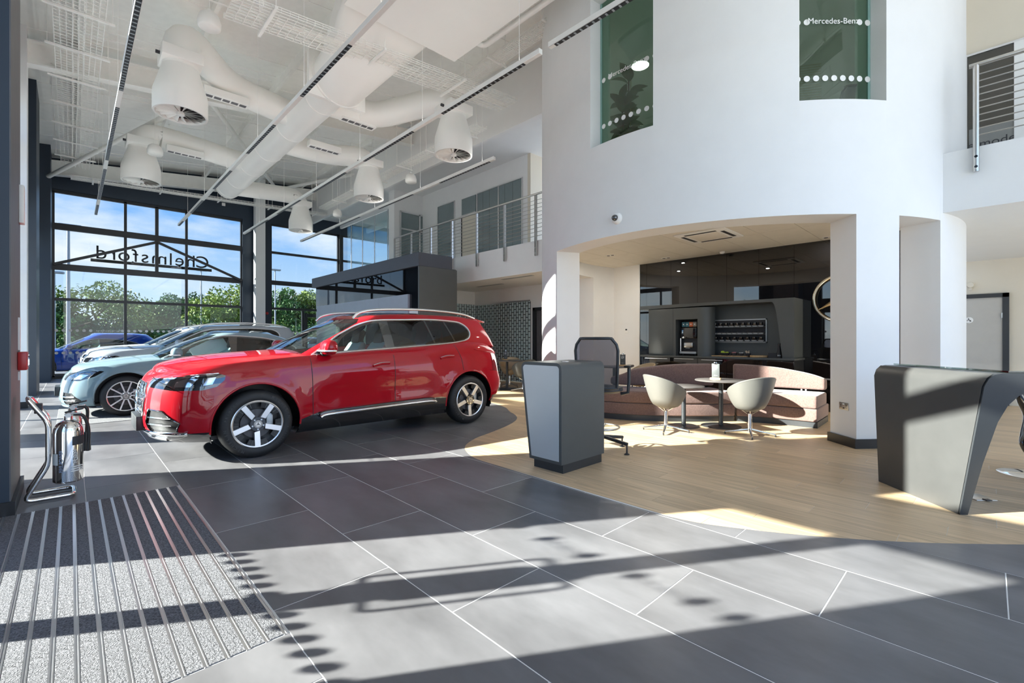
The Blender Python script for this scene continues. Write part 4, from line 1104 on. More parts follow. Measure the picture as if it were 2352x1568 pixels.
car_hita = [None]
def make_car(P):
    car = thing('car', P['label'], 'car', P['loc'], P.get('rz', 0.0), P.get('group'))
    wb, wr, arch = P['wb'], P['wr'], P['arch']; paint = M[P['paint']]
    zs, cr, xf, xr, wv = (interp(P[k]) for k in ('zs', 'crown', 'xf', 'xr', 'w'))
    zb = interp(P['zb'])
    H0 = .365
    def flare(x, y, z):
        d = min(math.hypot(x, z - wr), math.hypot(x - wb, z - wr))
        if y > .5: y += P.get('flare', .016) * (1 - sstep(arch + .03, arch + .13, d)) * sstep(.5, .75, y)
        if y > .5: y -= P.get('scallop', .022) * math.exp(-((z - .62) / .12) ** 2) * sstep(.55, .85, x) * (1 - sstep(wb - .85, wb - .5, x))
        return (x, y, z)
    vl = [0, .04, .09, .15, .22, .29, .36, .43, .50, .57, .64, .70, .76, .81, .86, .90, .93, .955, .975, .99, 1.0]
    lev = []
    for v in vl:
        o = outline(xf(v), xr(v), wv(v), P['Lf'], P['Lr'], P['pf'], P['pr'])
        lev.append([(x, y, zb(x) + v * (zs(x) - zb(x))) for x, y in o])
    top = lev[-1]
    for s in (.97, .92, .86, .78, .68, .56, .42, .26, .12, 0.0):
        lev.append([(x, y * s, z + cr(x) * (1 - s ** 2.2) * min(1, y / .5)) for x, y, z in top])
    bm = shell(lev, flare)
    for f in bm.faces: f.smooth = True
    bmesh.ops.recalc_face_normals(bm, faces=bm.faces)
    bm.faces.layers.int.new('tag')
    bm.normal_update()
    bvh = BVHTree.FromBMesh(bm)
    # greenhouse
    gxf, gxr, gw, gzt = (interp(P[k]) for k in ('gxf', 'gxr', 'gw', 'gzt'))
    ul = [0, .08, .16, .25, .34, .43, .52, .61, .70, .78, .85, .91, .955, .985, 1.0]
    gl = []
    for u in ul:
        o = outline(gxf(u), gxr(u), gw(u), P['gLf'], P['gLr'], 2.5, 2.8)
        gl.append([(x, y, (zs(x) - .02) + u * (gzt(x) - zs(x) + .02)) for x, y in o])
    top = gl[-1]
    for s in (.97, .92, .85, .75, .62, .48, .32, .16, 0.0):
        gl.append([(x, y * s, z + P['gcrown'] * (1 - s ** 2.0) * min(1, y / .4)) for x, y, z in top])
    gm = shell(gl, lambda x, y, z: (x, y, z))
    bmesh.ops.recalc_face_normals(gm, faces=gm.faces); gm.faces.layers.int.new('tag'); gm.normal_update()
    gv = BVHTree.FromBMesh(gm)
    def hit(x, z, side=-1, tree=None):
        for b in ([tree] if tree else [bvh, gv]):
            r = b.ray_cast(Vector((x, side * 3, z)), Vector((0, -side, 0)))
            if r[0]: return r[0], r[1]
        return Vector((x, side * .8, z)), Vector((0, side, 0))
    def hita(a, z):
        dr_ = Vector((-math.cos(a), math.sin(a), 0)); r = bvh.ray_cast(Vector((.1, 0, z)) + dr_ * 4, -dr_)
        return r[0] if r[0] else Vector((.1, 0, z)) + dr_ * .9
    def hitf(y, z, d=-1):
        r = bvh.ray_cast(Vector((d * 6 + 1, y, z)), Vector((-d, 0, 0)))
        return (r[0], r[1]) if r[0] else (Vector((P['xf'][3][1], y, z)), Vector((d, 0, 0)))
    # --- lower body cuts
    circ = lambda cx, rr: [(cx + rr * math.cos(2 * PI * k / 40), wr + rr * math.sin(2 * PI * k / 40)) for k in range(40)]
    lay = bm.faces.layers.int.get('tag')
    for (pl, pr_, ft, tg) in P.get('body_cuts', []):
        for fl_ in ((nearf, farf) if ft == 'both' else (ft,)): cut(bm, pl, pr_, fl_, tg)
    for fl_ in (nearf, farf):
        for cx in (0, wb): cut(bm, circ(cx, arch), 'xz', lambda f, g=fl_: g(f) and abs(f.calc_center_median().y) > .45, 99)
    bmesh.ops.delete(bm, geom=[f for f in bm.faces if f[lay] == 99], context='FACES')
    x0i, x1i = P['cabin']
    bmesh.ops.delete(bm, geom=[f for f in bm.faces if f.normal.z > .75 and x0i < f.calc_center_median().x < x1i and abs(f.calc_center_median().y) < gw(0) - .03], context='FACES')
    parts_from(bm, {0: ('body', paint), 1: ('lower_cladding', M['gloss']), 2: ('headlamp', M['gloss']), 3: ('grille', M['gloss']), 4: ('air_intake', M['black']), 5: ('rear_lamp', M['taillamp']), 6: ('lamp_lens', M['lens']), 7: ('lower_trim', M['chrome']), 8: ('daytime_lamp', M['chrome'])}, car, {3: -.004, 6: .004, 8: .003, 4: -.01})
    # --- greenhouse cuts
    gy = lambda f: abs(f.calc_center_median().y) > .25 and abs(f.normal.y) > .25
    for fl_ in (nearf, farf):
        cut(gm, P['sidewin'], 'xz', lambda f, g=fl_: g(f) and gy(f), 1)
        for pl, tg in P['panes']: cut(gm, pl, 'xz', lambda f, g=fl_: g(f) and gy(f), tg)
    cut(gm, P['shield'], 'yz', lambda f: f.normal.x < -.2 and f.calc_center_median().x < P['shield_x'], 4)
    cut(gm, P['backlight'], 'yz', lambda f: f.normal.x > .2 and f.calc_center_median().x > P['cabin'][1] - .6, 3)
    if P.get('sunroof'): cut(gm, P['sunroof'], 'xy', lambda f: f.normal.z > .7, 5)
    parts_from(gm, {0: ('cabin_shell', paint), 1: ('window_surround', M['gloss']), 2: ('side_window', M['carglass']), 3: ('tinted_window', M['darkglass']), 4: ('windscreen', M['carglass']), 5: ('glass_roof', M['gloss'])}, car, {2: -.003, 3: -.003, 4: -.002})
    # --- trims following the surface
    def strip(pts, name, m, r, flat=.5, n=6, smooth_n=4, lift=.002, tree=None, closed=False, side=-1):
        P2 = spline([(a, 0, b) for a, b in pts], smooth_n) if smooth_n > 1 else [Vector((a, 0, b)) for a, b in pts]
        out = []
        for p in P2:
            h, nn_ = hit(p.x, p.z, side, tree); out.append(h + Vector((0, side * lift, 0)))
        return MB().tube(out, r, n, closed=closed).build(name, m, car, 50)
    bel, tpc = P['belt'], P['topline']
    strip(bel, 'belt_trim', M['alu'], .010, tree=gv if P.get('belt_on_glass') else None); strip(tpc, 'window_trim', M['alu'], .011, tree=gv)
    for pts in P['seams']: strip(pts, 'panel_gap', M['ink'], .0042, lift=.0005)
    for (x0, z0, x1, z1) in P['handles']:
        strip([(x0, z0), ((x0 + x1) / 2, (z0 + z1) / 2 + .012), (x1, z1)], 'door_handle', paint, .014, lift=.016)
        strip([(x0, z0 + .016), ((x0 + x1) / 2, (z0 + z1) / 2 + .028), (x1, z1 + .014)], 'handle_trim', M['alu'], .005, lift=.02)
    for cx in (0, wb):       # arch lining and lip
        MB().lathe([(arch + .012, -.95 + .06), (arch + .012, -.45), (.05, -.45)], 28, (cx, 0, wr), 'y', -.35, PI + .35).build('arch_liner', M['black'], car)
        MB().lathe([(arch + .012, .89), (arch + .012, .45), (.05, .45)], 28, (cx, 0, wr), 'y', -.35, PI + .35).build('arch_liner', M['black'], car)
        ap = []
        for k in range(25):
            a = -.12 + (PI + .24) * k / 24; px_, pz_ = cx + (arch + .004) * math.cos(a), wr + (arch + .004) * math.sin(a)
            h, _n = hit(cx + (arch + .02) * math.cos(a), max(zb(0) + .03, wr + (arch + .02) * math.sin(a))); ap.append((px_, h.y + .004, pz_))
        MB().tube(ap, .012, 8).build('arch_lip', paint if P.get('paint_lip', True) else M['black'], car, 60)
    MB().box(-.55, wb + .6, -.72, .72, zb(1) + .02, zb(1) + .06).build('underbody', M['black'], car)
    # --- wheels
    for (x, y, rz) in ((0, -1, P.get('steer', 0)), (wb, -1, 0), (0, 1, PI), (wb, 1, PI)):
        w = copy_tree(P['wheel'], car); w.location = (x, y * P['track'], wr); w.rotation_euler = (0, 0, rz)
    # --- mirrors
    mx_, mz_ = P['mirror']
    for s_ in (-1, 1):
        h, _n = hit(mx_, mz_ - .02, s_)
        mb = bpy.data.objects.new('mirror', None); C.objects.link(mb); mb.parent = car; mb.location = (mx_ + .02, h.y + s_ * .17, mz_ + .04); mb.scale = (1.3, 1.2, 1.25)
        sec = []
        for i in range(9):
            f = -1 + 2 * i / 8; rr = math.sqrt(max(0, 1 - abs(f) ** 2.6))
            sec.append((f * .115, rr))
        v = []; n = 16
        for (q, rr) in sec:
            for k in range(n):
                a = 2 * PI * k / n; v.append((-.055 * rr * math.cos(a) + (.03 if math.cos(a) < 0 else 0) * rr, q, .075 * rr * math.sin(a) + .01))
        cap = [(l * n + i, l * n + (i + 1) % n, (l + 1) * n + (i + 1) % n, (l + 1) * n + i) for l in range(8) for i in range(n)]
        MB().add(v, cap).build('mirror_cap', paint, mb, 60)
        MB().box(-.062, .05, -.108, .108, -.032, -.012).build('mirror_band', M['alu'], mb, bevel=.008)
        MB().beam((0, -s_ * .06, -.04), (-.03, -s_ * .17, -.10), .07, .06).build('mirror_foot', M['black'], mb, bevel=.015)
    # --- interior
    fz, bz = P['floor_z'], P['belt'][0][1]
    MB().box(P['cabin'][0] + .05, P['cabin'][1] - .1, -.66, .66, fz, fz + .04).build('cabin_floor', M['black'], car)
    MB().prism([(x0i - .05, bz - .35), (x0i + .42, bz - .35), (x0i + .46, bz - .10), (x0i + .30, bz - .01), (x0i - .05, bz - .03)], -.68, .68, 'y').build('dashboard', M['anthra2'], car, bevel=.02)
    for s_ in (-1, 1):
        for sx in P['seats']:
            se = MB(); se.prism([(sx - .02, fz + .30), (sx + .46, fz + .24), (sx + .50, fz + .08), (sx, fz + .1)], s_ * .36 - .24, s_ * .36 + .24, 'y')
            se.build('seat_cushion', M['seat'], car, bevel=.05)
            MB().prism([(sx + .40, fz + .26), (sx + .54, fz + .26), (sx + .68, fz + .80), (sx + .60, fz + .84), (sx + .50, fz + .70)], s_ * .36 - .23, s_ * .36 + .23, 'y').build('seat_back', M['seat'], car, bevel=.05)
            MB().prism([(sx + .57, fz + .80), (sx + .66, fz + .80), (sx + .72, fz + .98), (sx + .66, fz + 1.02), (sx + .60, fz + .96)], s_ * .36 - .13, s_ * .36 + .13, 'y').build('headrest', M['ink'], car, bevel=.03)
    sw = MB().tube([(0, .18 * math.cos(2 * PI * k / 24), .18 * math.sin(2 * PI * k / 24)) for k in range(24)], .014, 8, closed=True)
    sw.build('steering_wheel', M['ink'], car, 40, loc=(x0i + .55, .36, bz - .12), rot=(0, -.4, 0))
    # --- roof rails
    if P.get('rails'):
        for s_ in (-1, 1):
            pts = [(x, s_ * (P['rail_y'] + dy), z) for x, z, dy in P['rails']]
            ra = MB().tube(spline(pts, 6), .017, 8).build('roof_rail', M['alu'], car, 50)
    # --- nose
    if P.get('grille'):
        g = P['grille']; pts = [hitf(y, z)[0] + Vector((-.004, 0, 0)) for y, z in spline2(g, 4)]
        MB().tube(pts, .011, 8, closed=True).build('grille_surround', M['chrome'], car, 50)
        zs_ = [q[1] for q in g]; zc = (max(zs_) + min(zs_)) / 2 + .02
        for z in P.get('grille_bars', []):
            wdt = P['grille_w'](z); MB().tube([hitf(wdt * k / 8, z)[0] + Vector((-.008, 0, 0)) for k in range(-8, 9)], .017, 8, up=(0, 0, 1)).build('grille_bar', M['chrome'], car, 50)
        h, _n = hitf(0, zc)
        stx = star_mesh(P.get('star', .09)); stx.xform(Matrix.Rotation(-PI / 2, 4, 'Z')).build('emblem', M['chrome'], car, 30, loc=(h.x - .02, 0, zc))
        dz = [z for z in P.get('grille_dots', [])]
        db = star_mesh(.011, ring=False).xform(Matrix.Rotation(-PI / 2, 4, 'Z')).mesh('grille_stud', M['chrome'])
        for z in dz:
            for k in range(-7, 8):
                y = k * .042
                if abs(y) < P['grille_w'](z) - .03: link('grille_stud', db, car, hitf(y, z)[0] + Vector((-.006, 0, 0)))
    if P.get('plate'):
        h, _n = hitf(0, P['plate'])
        MB().box(h.x - .05, h.x + .02, -.26, .26, P['plate'] - .075, P['plate'] + .075).build('plate_holder', M['anthra2'], car, bevel=.008)
    car_hita[0] = hita
    for fnc in P.get('extra', []): fnc(car, hit, hitf, strip)
    bm.free(); gm.free()
    return car
def spline2(pts, n):
    P3 = [Vector((a, b, 0)) for a, b in pts]; out = []; m = len(P3)
    for i in range(m):
        a, b = P3[i], P3[(i + 1) % m]
        for k in range(n): q = a.lerp(b, k / n); out.append((q.x, q.y))
    return out
M['taillamp'] = mat('tail_lamp', (.22, .004, .006), .06, coat=1.0)
M['lens'] = mat('lamp_lens', (.55, .58, .62), .10, 1.0)
W_SUV = wheel_proto(.365, .252, .235, 5)
W_SED = wheel_proto(.335, .250, .225, 10)
for w_, hh in ((W_SUV, .1175),):
    tyre_text(w_, .298, hh, 'MICHELIN', R(62), .040, R(7.6)); tyre_text(w_, .298, hh, 'MICHELIN', R(242), .040, R(7.6))
    tyre_text(w_, .300, hh, 'PRIMACY', R(168), .030, R(6.2)); tyre_text(w_, .300, hh, 'E-PRIMACY', R(-12), .022, R(4.8))
SUV = dict(
    wb=2.92, wr=.365, arch=.438, track=.815, Lf=.62, Lr=.55, pf=2.9, pr=3.2, gLf=.42, gLr=.16, gcrown=.045, wheel=W_SUV,
    zs=[(-1, .86), (-.9, .895), (-.7, .955), (-.32, 1.015), (.1, 1.055), (.5, 1.085), (1.66, 1.145), (2.68, 1.215), (3.0, 1.235), (3.4, 1.20), (3.8, 1.12)],
    zb=[(-1, .235), (-.5, .225), (.5, .20), (2.5, .20), (3.2, .24), (3.8, .34)],
    crown=[(-.95, .05), (-.5, .085), (.3, .075), (1, .05), (3.8, .03)],
    xf=[(0, -.80), (.10, -.88), (.25, -.925), (.5, -.93), (.75, -.915), (.88, -.89), (.96, -.85), (1, -.80)],
    xr=[(0, 3.66), (.15, 3.76), (.35, 3.80), (.5, 3.76), (.7, 3.73), (.9, 3.70), (1, 3.62)],
    w=[(0, .83), (.10, .895), (.28, .918), (.5, .925), (.72, .920), (.86, .900), (.95, .868), (1, .83)],
    gxf=[(0, .24), (.5, .70), (.85, 1.03), (1, 1.22)], gxr=[(0, 3.60), (.4, 3.54), (.8, 3.46), (1, 3.42)],
    gw=[(0, .825), (.3, .785), (.6, .725), (.85, .668), (.95, .635), (1, .60)],
    gzt=[(.2, 1.50), (1.12, 1.545), (1.54, 1.612), (2.2, 1.642), (2.8, 1.640), (3.2, 1.615), (3.5, 1.57)],
    cabin=(.50, 3.35), shield_x=1.45, floor_z=.42, seats=[1.10, 2.0],
    sidewin=[(.60, 1.098), (1.66, 1.165), (2.68, 1.235), (2.93, 1.275), (3.02, 1.34), (3.03, 1.42), (2.97, 1.495), (2.85, 1.54), (2.39, 1.565), (1.5, 1.53), (1.27, 1.475), (1.08, 1.385), (.94, 1.31)],
    panes=[([(.86, 1.13), (1.57, 1.175), (1.53, 1.51), (1.30, 1.455), (1.12, 1.375), (1.0, 1.30)], 2), ([(.68, 1.118), (.83, 1.128), (.97, 1.285), (.93, 1.285)], 2),
           ([(1.70, 1.185), (2.34, 1.228), (2.24, 1.548), (1.66, 1.528)], 3), ([(2.37, 1.230), (2.70, 1.250), (2.58, 1.548), (2.27, 1.549)], 3), ([(2.73, 1.252), (2.92, 1.288), (3.0, 1.35), (3.005, 1.42), (2.945, 1.485), (2.84, 1.525), (2.61, 1.543)], 3)],
    shield=[(-.735, 1.10), (.735, 1.10), (.62, 1.50), (.55, 1.555), (-.55, 1.555), (-.62, 1.50)], backlight=[(-.63, 1.22), (.63, 1.22), (.55, 1.52), (-.55, 1.52)],
    sunroof=[(1.32, -.50), (2.75, -.52), (2.75, .52), (1.32, .50)],
    belt=[(.60, 1.094), (1.1, 1.128), (1.66, 1.16), (2.2, 1.195), (2.68, 1.23), (2.90, 1.262)], belt_on_glass=True,
    topline=[(2.90, 1.262), (2.99, 1.305), (3.035, 1.38), (3.01, 1.46), (2.93, 1.52), (2.8, 1.553), (2.39, 1.572), (1.9, 1.556), (1.5, 1.537), (1.27, 1.482), (1.08, 1.392), (.94, 1.316), (.78, 1.21), (.60, 1.094)],
    seams=[[(.57, 1.06), (.575, .8), (.585, .38)], [(1.645, 1.14), (1.655, .8), (1.66, .46)], [(2.67, 1.20), (2.76, 1.0), (2.79, .82)]],
    handles=[(1.34, .935, 1.57, .965), (2.38, 1.005, 2.62, 1.03)], mirror=(.73, 1.13),
    rail_y=.625, rails=[(1.20, 1.56, .01), (1.30, 1.635, .0), (1.55, 1.685, 0), (2.1, 1.712, 0), (2.6, 1.706, 0), (3.0, 1.675, 0), (3.25, 1.615, -.01)],
    grille=[(-.30, .82), (.30, .82), (.37, .70), (.33, .52), (.22, .43), (-.22, .43), (-.33, .52), (-.37, .70)], grille_bars=[.585, .665], grille_w=lambda z: .36 - .9 * abs(z - .66) ** 1.3, grille_dots=[.47, .51, .55, .625, .71, .75, .785], plate=.40)
HL = [(-.96, .80), (-.72, .765), (-.50, .765), (-.38, .795), (-.31, .86), (-.30, .905), (-.36, .925), (-.62, .91), (-.96, .862)]
cornf = lambda f: abs(f.calc_center_median().y) > .36
SUV['body_cuts'] = [
    ([(-1.3, -.1), (4.5, -.1), (4.5, .335), (-1.3, .335)], 'xz', lambda f: f.normal.z < .6, 1),
    ([(.40, .1), (2.56, .1), (2.52, .43), (2.40, .455), (.66, .425), (.44, .36)], 'xz', 'both', 1),
    ([(3.2, .1), (4, .1), (4, .40), (3.3, .40)], 'xz', lambda f: True, 1),
    (HL, 'xz', lambda f: cornf(f) and f.calc_center_median().y < 0, 2), (HL, 'xz', lambda f: cornf(f) and f.calc_center_median().y > 0, 2),
    ([(-.72, .80), (-.60, .80), (-.54, .875), (-.62, .885), (-.70, .85)], 'xz', lambda f: cornf(f) and f.calc_center_median().y < 0, 6), ([(-.50, .81), (-.42, .82), (-.385, .89), (-.46, .885)], 'xz', lambda f: cornf(f) and f.calc_center_median().y < 0, 6),
    ([(-.95, .862), (-.62, .905), (-.40, .918), (-.40, .905), (-.62, .888), (-.95, .845)], 'xz', lambda f: cornf(f) and f.calc_center_median().y < 0, 8),
    ([(-.30, .82), (.30, .82), (.37, .70), (.33, .52), (.22, .43), (-.22, .43), (-.33, .52), (-.37, .70)], 'yz', lambda f: f.calc_center_median().x < -.5, 3),
]
for s_ in (-1, 1):
    SUV['body_cuts'].append(([(s_ * y, z) for y, z in ((.50, .575), (.72, .565), (.84, .44), (.80, .345), (.52, .335), (.43, .44))], 'yz', lambda f: f.calc_center_median().x < -.35 and f.normal.x < -.1, 4))
    SUV['body_cuts'].append(([(s_ * y, z) for y, z in ((.55, 1.04), (.72, 1.06), (.95, 1.06), (.95, .80), (.84, .76), (.60, .80))], 'yz', lambda f: f.calc_center_median().x > 3.35, 5))
def red_extra(car, hit, hitf, strip):
    for z in (.425, .495):          # fins in the corner intakes
        for s_ in (-1, 1):
            MB().tube([hitf(s_ * y, z)[0] + Vector((-.006, 0, 0)) for y in (.49, .55, .61, .67, .73, .79)], .0075, 6).build('intake_fin', M['chrome'], car, 50)
    for s_ in (-1, 1):
        MB().tube([hitf(s_ * y, z)[0] + Vector((-.004, 0, 0)) for y, z in spline2([(.50, .575), (.72, .565), (.84, .44), (.80, .345), (.52, .335), (.43, .44)], 4)], .008, 6, closed=True).build('intake_trim', M['gloss'], car, 50)
        ri = MB().prism([(s_ * .73, .555), (s_ * .80, .50), (s_ * .845, .44), (s_ * .80, .35), (s_ * .77, .35), (s_ * .80, .44)], -.62, -.50, 'x'); 
    ha = car_hita[0]; an = [R(-50) + R(100) * k / 40 for k in range(41)]
    MB().tube([ha(a, .335) + Vector((-.010 * math.cos(a), .010 * math.sin(a), 0)) for a in an], .020, 10).build('chrome_lip', M['chrome'], car, 50)
    MB().tube([ha(a * .75, .275) + Vector((-.006 * math.cos(a), .006 * math.sin(a), 0)) for a in an], .022, 10).build('chin_spoiler', M['chrome'], car, 50)
    pts = [(.66, .385), (.75, .41), (1.2, .42), (1.64, .43), (2.1, .437), (2.24, .43), (2.28, .415)]
    o = []
    for x, z in pts: h, n_ = hit(x, z); o.append(h + Vector((0, -.035, -.02)))
    MB().tube(spline(o, 4), .030, 10, flat=.7).build('running_board', M['chrome'], car, 50)
    o2 = [p + Vector((0, .012, .028)) for p in o]
    MB().tube(spline(o2, 4), .022, 8).build('running_board_top', M['gloss'], car, 50)
    strip([(3.02, .86), (3.2, .80)], 'fuel_flap', M['red'], .004, smooth_n=1) if False else None
    for s_ in (-1, 1):
        MB().tube([hitf(s_ * y, z, 1)[0] + Vector((.006, 0, 0)) for y, z in ((.80, .56), (.84, .50), (.80, .44), (.60, .41), (.30, .41))], .012, 8).build('rear_bumper_trim', M['chrome'], car, 50)
    strip([(3.02, 1.13), (3.2, 1.10), (3.45, 1.06)], 'shoulder_crease', M['red'], .006)
    MB().prism([(3.28, 1.585), (3.52, 1.555), (3.53, 1.575), (3.30, 1.625)], -.55, .55, 'y').build('spoiler', M['red'], car, bevel=.008)
    strip([(-.95, .868), (-.62, .915), (-.36, .93)], 'headlamp_edge', M['chrome'], .004, smooth_n=3)
CARX = 1.46
make_car(dict(SUV, label='red five-door SUV with silver roof rails on the dark tiles', paint='red', loc=(CARX, 6.395, 0), steer=R(-2), extra=[red_extra]))
# silver SUVs behind
S2 = dict(SUV, wheel=W_SED, wr=.35, arch=.42)
make_car(dict(S2, label='silver grey SUV standing between the white SUV and the pale blue car', paint='silver', loc=(1.08, 14.2, 0), plate=None))
make_car(dict(S2, label='white SUV standing furthest back by the far glazing', paint='white_car', loc=(1.10, 17.3, 0), plate=None))
SED = dict(
    wb=2.79, wr=.335, arch=.395, track=.80, Lf=.66, Lr=.60, pf=2.6, pr=2.8, gLf=.50, gLr=.50, gcrown=.05, wheel=W_SED, flare=.014, scallop=.03,
    zs=[(-1, .66), (-.9, .69), (-.7, .75), (-.3, .83), (.1, .885), (.5, .92), (1.5, .97), (2.4, .985), (3.0, .97), (3.6, .92), (3.9, .86)],
    zb=[(-1, .17), (.5, .16), (2.5, .16), (3.2, .2), (3.9, .32)], crown=[(-.95, .04), (-.5, .075), (.3, .085), (1, .05), (3.9, .04)],
    xf=[(0, -.72), (.12, -.79), (.3, -.81), (.5, -.80), (.75, -.77), (.9, -.73), (1, -.66)], xr=[(0, 3.66), (.3, 3.80), (.6, 3.80), (.9, 3.76), (1, 3.68)],
    w=[(0, .82), (.12, .885), (.3, .905), (.5, .91), (.72, .905), (.86, .885), (.95, .85), (1, .81)],
    gxf=[(0, .16), (.5, .66), (.85, 1.05), (1, 1.30)], gxr=[(0, 3.55), (.4, 3.15), (.8, 2.75), (1, 2.45)],
    gw=[(0, .80), (.3, .75), (.6, .68), (.85, .615), (.95, .58), (1, .545)],
    gzt=[(.1, 1.28), (1.0, 1.34), (1.5, 1.40), (1.9, 1.405), (2.5, 1.37), (3.4, 1.20)],
    cabin=(.45, 3.0), shield_x=1.5, floor_z=.30, seats=[1.0, 1.85],
    sidewin=[(.52, .945), (1.6, .99), (2.55, 1.02), (2.75, 1.08), (2.6, 1.18), (2.2, 1.285), (1.75, 1.33), (1.45, 1.33), (1.15, 1.26), (.85, 1.12)],
    panes=[([(.80, .975), (1.55, 1.005), (1.53, 1.31), (1.20, 1.255), (.92, 1.115)], 2), ([(1.64, 1.01), (2.45, 1.035), (2.35, 1.225), (2.1, 1.28), (1.68, 1.318)], 3)],
    shield=[(-.70, .94), (.70, .94), (.58, 1.28), (.50, 1.36), (-.50, 1.36), (-.58, 1.28)], backlight=[(-.56, 1.0), (.56, 1.0), (.48, 1.26), (-.48, 1.26)],
    belt=[(.52, .94), (1.1, .97), (1.6, .985), (2.1, 1.0), (2.55, 1.015), (2.72, 1.05)], belt_on_glass=True,
    topline=[(2.72, 1.05), (2.74, 1.10), (2.6, 1.185), (2.2, 1.292), (1.75, 1.337), (1.45, 1.337), (1.15, 1.267), (.85, 1.127), (.52, .94)],
    seams=[[(.50, .90), (.50, .6), (.52, .25)], [(1.60, .96), (1.61, .6), (1.62, .25)]], handles=[(1.35, .80, 1.55, .81)], mirror=(.66, .98), rails=None, sunroof=None,
    grille=None, plate=.42,
    body_cuts=[([(-1.3, -.1), (4.5, -.1), (4.5, .20), (-1.3, .20)], 'xz', lambda f: f.normal.z < .6, 1)])
HL2 = [(-.85, .67), (-.72, .605), (-.56, .605), (-.38, .675), (-.27, .75), (-.31, .762), (-.56, .745), (-.83, .70)]
for g_ in (lambda f: cornf(f) and f.calc_center_median().y < 0, lambda f: cornf(f) and f.calc_center_median().y > 0): SED['body_cuts'].append((HL2, 'xz', g_, 2))
SED['body_cuts'].append(([(-.64, .63), (-.54, .63), (-.45, .70), (-.58, .71)], 'xz', lambda f: cornf(f) and f.calc_center_median().y < 0, 6))
for s_ in (-1, 1):
    SED['body_cuts'].append(([(s_ * y, z) for y, z in ((.50, .42), (.70, .41), (.80, .30), (.74, .23), (.50, .22))], 'yz', lambda f: f.calc_center_median().x < -.35 and f.normal.x < -.1, 4))
def sed_extra(car, hit, hitf, strip):
    for z in (.29, .35):
        for s_ in (-1, 1): MB().tube([hitf(s_ * y, z)[0] + Vector((-.008, 0, 0)) for y in (.50, .58, .66, .74)], .009, 6).build('intake_fin', M['alu'], car, 50)
    MB().tube([hitf(y, .185)[0] + Vector((-.02, 0, 0)) for y in [k * .05 for k in range(-15, 16)]], .014, 8).build('splitter', M['ltblue'], car, 50)
    for s_ in (-1, 1):
        MB().boxc((0, s_ * .80 + (-.0), .335), (.05, .06, .05)).build('caliper_badge', M['bluecar'], car)
make_car(dict(SED, label='pale blue saloon with ten-spoke wheels on a grey rug', paint='ltblue', loc=(.66, 10.82, .0085), extra=[sed_extra]))
# windscreen price board in the saloon
o = MB().box(-.30, .30, -.004, .004, 0, .30).build('price_board', M['paper'], None, loc=(2.02, 10.5, .98), rot=(R(-20), R(-28), 0)); tag(o, 'white price board leaning inside the pale blue saloon', 'board')
# cars outside
make_car(dict(SED, label='bright blue estate car parked outside beyond the far glazing', paint='bluecar', loc=(-.75, 24.0, -.03), rz=0, gzt=[(.1, 1.34), (1.0, 1.43), (1.5, 1.52), (2.4, 1.52), (3.0, 1.47), (3.6, 1.36)], gxr=[(0, 3.60), (.4, 3.45), (.8, 3.2), (1, 3.05)], plate=None))
make_car(dict(SED, label='white saloon parked outside behind the blue car', paint='white_car', loc=(-4.5, 33.5, 0), plate=None))
make_car(dict(SED, label='dark saloon parked outside beyond the narrow glazed bay', paint='silver', loc=(9.5, 31.0, 0), plate=None))
for w_ in (W_SUV, W_SED):
    for ch in list(w_.children):
        for g2 in list(ch.children): bpy.data.objects.remove(g2)
        bpy.data.objects.remove(ch)
    bpy.data.objects.remove(w_)
# ============================================================= furniture
# entrance mat
mt = thing('entrance_mat', 'grey carpet entrance mat with aluminium strips sunk in the floor', 'mat', (0, 0, 0))
MB().box(MATX0, MATX1 + .012, MATY0, MATY1, -.012, -.006).build('well', M['black'], mt)
nb = 23; pitch = (MATX1 - MATX0) / nb
strip_me = MB().box(-.0275, .0275, MATY0 + .004, MATY1 - .004, -.006, .0025).mesh('carpet_strip', M['carpet'])
bar = MB().box(-.0085, .0085, MATY0, MATY1, -.006, .001)
for o_ in (-.006, .006): bar.box(o_ - .0022, o_ + .0022, MATY0, MATY1, .001, .0035)
bar_me = bar.mesh('strip_bar', M['alu'])
for k in range(nb):
    xc = MATX1 - (k + .5) * pitch
    link('carpet_strip', strip_me, mt, (xc, 0, 0)); link('strip_bar', bar_me, mt, (MATX1 - k * pitch, 0, 0))
# rug under the pale blue car
o = MB().box(-.16, 5.2, 9.42, 12.2, .001, .008).build('rug', M['rug'], None, bevel=.003, seg=1); tag(o, 'speckled grey rug under the pale blue saloon', 'rug')

# reception pod
PX0, PX1, PY0 = 3.341, 4.035, 2.798
def podprof(d, zb_, zt=1.052):
    w0, w1 = 3.215 - d, 3.335 - d; y0 = PY0 + d; out = [(y0, zb_), (w0, zb_)]
    r = max(.02, .065 - d); zt -= d
    out += [(w1 - r + r * math.cos(a), zt - r + r * math.sin(a)) for a in [PI / 2 * i / 6 for i in range(7)]]
    out += [(y0 + r + r * math.cos(a), zt - r + r * math.sin(a)) for a in [PI / 2 + PI / 2 * i / 6 for i in range(7)]]
    return out
t = thing('reception_pod', 'dark grey rounded reception pod with a silver front panel', 'reception desk', (0, 0, 0))
MB().prism(podprof(0, .085), PX0, PX1, 'x').build('body', M['anthra'], t, 35)
MB().prism(podprof(.03, .115), PX0 - .004, PX0 + .01, 'x').build('front_panel', M['silverpanel'], t, 35)
MB().box(PX0 + .03, PX1 - .04, PY0 + .005, 3.18, 0, .085).build('plinth', M['anthra2'], t)
MB().cyl((3.62, 2.98, 1.052), (3.62, 2.98, 1.058), .04, 20).build('cable_port', M['brushed'], t, 40)

